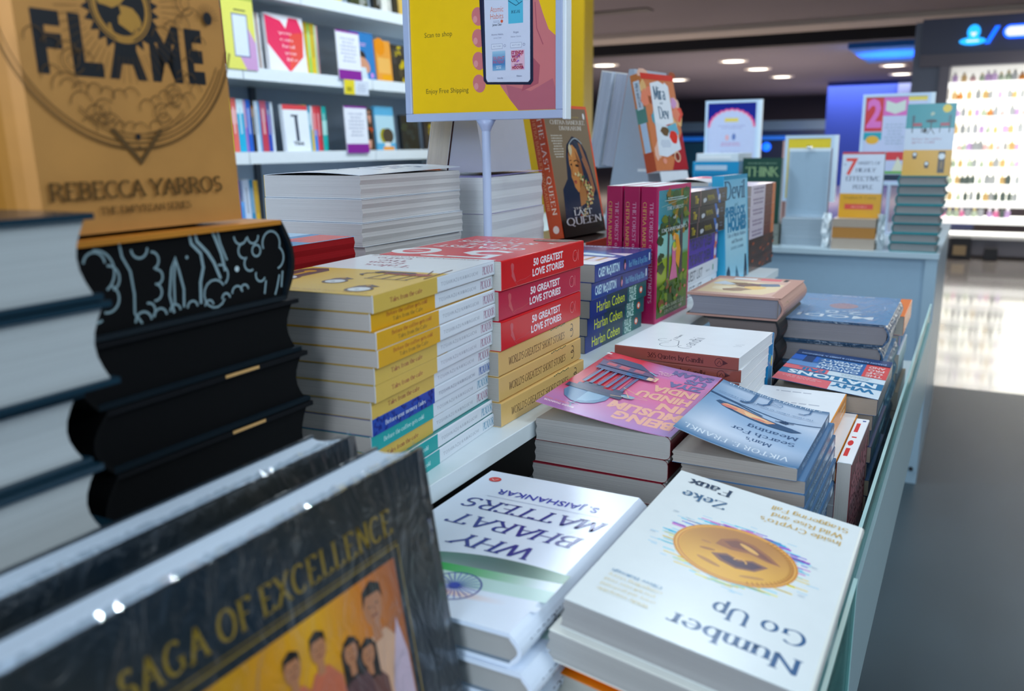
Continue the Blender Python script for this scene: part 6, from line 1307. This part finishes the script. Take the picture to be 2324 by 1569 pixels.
# bright blue stack with a white book on it
for j, (zb, T, c) in enumerate(((-.058, .028, 'DCE8F0'), (-.1, .042, '1C94C8'), (-.158, .058, '0E7CB0'), (-.216, .058, '1C94C8'), (-.275, .059, '0E7CB0'), (FT, .059, '1C94C8'))):
    lb = ['white box file on top of the bright blue boxes', 'bright blue box right under the white one', 'third box down, blue', 'fourth box down, blue', 'fifth box down, blue', 'lowest blue box'][j] + ', far table'
    t = thing('box_set', lb, 'box'); mb = MB(); mb.box(0, 0, 0, .145 if j == 0 else .16, .2, T - .0005, c); mb.build('sleeve', M_GLOSS, t, bevel=.001); mb = MB(); mb.box(.01, -.0012, T * .3, .12, 0, T * .7, mixc(c, 'FFFFFF', .5)); mb.build('label_panel', M_GLOSS, t); t.location = (-.885 + (.012 if j == 0 else 0), 3.02, zb + EYE)
# row of striped magazines
xx = -.70
for j in range(8):
    o = facing('thin white upright magazine beyond the green book, %s of eight from the left' % ['first', 'second', 'third', 'fourth', 'fifth', 'sixth', 'seventh', 'last'][j], xx, 3.7, FT, .2, .345, .014, 'B89088', None, pages='F0F0F0', lean=0, turn=90); xx += .0185
# framed signs
def sign(lb, x0, x1, y, ztop, hgt, art, rodh=None):
    t = thing('sign_stand', lb, 'sign'); wd = x1 - x0; b = .011
    mb = MB(); zb = ztop - hgt
    for q in ((0, 0, wd, b), (0, hgt - b, wd, hgt), (0, b, b, hgt - b), (wd - b, b, wd, hgt - b)): mb.box(q[0], -.006, q[1], q[2], .006, q[3], 'C4D8EC')
    mb.box(wd, -.008, 0, wd + .014, .01, hgt, 'DCEAF4'); mb.build('frame', M_METAL, t)
    mb = MB(); mb.box(b, -.003, b, wd - b, .003, hgt - b, 'C4CCE8'); F = Surf(mb, (b, -.0032, b), (1, 0, 0), (0, 0, 1)); F.W = wd - 2 * b; F.L = hgt - 2 * b; art(F); mb.build('poster', M_GLOSS, t)
    if zb > FT + .01: mb = MB(); mb.tube((wd / 2, 0, 0), (wd / 2, 0, FT - zb + .004), .006, 'C4D0E4', 12); mb.box(wd / 2 - .05, -.04, FT - zb, wd / 2 + .05, .04, FT - zb + .005, 'C4D0E4'); mb.build('pole', M_METAL, t)
    t.location = (x0, y, zb + EYE); return t
def arch(F):
    w, h = F.W, F.L
    F.rect(0, h * .7, w, h, '0E1C88'); n = 26
    def ar(k): return [(w / 2 + w * .5 * math.cos(math.pi * i / n) * k, h * .66 + h * .255 * (max(0, math.sin(math.pi * i / n)) ** 1.05) * k + (.0045 if i % 2 else 0)) for i in range(n + 1)]
    F.poly(ar(1.0), 'E04A88'); F.poly(ar(.93), 'F0A0B8'); F.poly(ar(.88), 'C4CCE8'); F.rect(0, h * .5, w, h * .665, 'C4CCE8'); F.rect(w * .36, h * .74, w * .64, h * .79, 'E8D060')
    F.lines(w * .2, h * .64, w * .82, h * .7, 2, 'A8A8D0', 3); F.ell(w * .42, h * .52, .008, .012, 'E8B0B8'); F.ell(w * .56, h * .53, .008, .014, '6A80B8'); F.lines(w * .25, h * .4, w * .75, h * .46, 2, 'C890B8', 5); F.lines(w * .2, h * .26, w * .8, h * .34, 2, 'A8B4D8', 6); F.lines(w * .05, h * .08, w * .3, h * .2, 4, '7888C0', 7); F.lines(w * .62, h * .08, w * .95, h * .2, 4, 'C888B0', 8)
sign('white-framed poster with a scalloped pink arch on navy, beyond the green book', -1.064, -.838, 3.8, .181, .32, arch)
sign('white-framed yellow-edged sign behind the blank pale book', -.647, -.474, 3.4, .0285, .24, lambda F: (F.rect(0, 0, F.W, F.L, 'E8CC30'), F.rect(F.W * .1, 0, F.W, F.L * .82, 'C8D4E0')))
def two(F):
    w, h = F.W, F.L
    F.rect(0, h * .6, w * .3, h, 'D03038'); F.T('2', w * .03, h * .66, w * .28, h * .96, 'E070C0', bold=.04); F.rect(w * .3, h * .78, w * .7, h, 'D868B8'); F.poly([(w * .34, h * .96), (w * .5, h * .92), (w * .66, h * .96), (w * .66, h * .84), (w * .5, h * .8), (w * .34, h * .84)], 'D0DCD0')
    F.rect(w * .7, h * .95, w, h, 'E8D048'); F.rect(0, h * .5, w * .3, h * .59, '18A0B0'); F.ell(w * .15, h * .5, w * .11, h * .05, 'E8B030', 16); F.lines(w * .34, h * .44, w * .68, h * .7, 7, 'A8B8D0', 3); F.rect(w * .3, h * .26, w, h * .36, 'D83A40'); F.poly([(w * .6, h * .3), (w * .75, h * .1), (w * .5, h * .1)], 'E0E0C8'); F.rect(w * .4, h * .1, w * .8, h * .13, '68B048'); F.rect(w * .3, h * .02, w * .9, h * .09, '28384C')
sign('white-framed red and pink sign with a large numeral two, behind the cafe novel', -.407, -.178, 3.57, .174, .33, two)
# plastic wrapped bundles between the far stacks
M_FILM = glass_mat('crinkled_film', 'E8F0F4', .5, .2)
for x, lb in ((-.424, 'crumpled clear plastic wrap between the blank board and the red seven'), (-.258, 'crumpled clear plastic wrap left of the teal stack')):
    rr = random.Random(int(-x * 100)); mb = MB(); n = 7; pts = [[(x + (i - 3) * .004 + rr.uniform(-.004, .004), 2.985 + rr.uniform(-.012, .012), FT + .001 + j * .016) for i in range(n)] for j in range(8)]
    mb.add([p for r in pts for p in r], [(j * n + i, j * n + i + 1, (j + 1) * n + i + 1, (j + 1) * n + i) for j in range(7) for i in range(n - 1)], 'E8F0F4', 0, False)
    o = mb.build('plastic_wrap', M_WHITE); o.location[2] = EYE; tag(o, lb, 'wrapping')
bpy.context.view_layer.update()
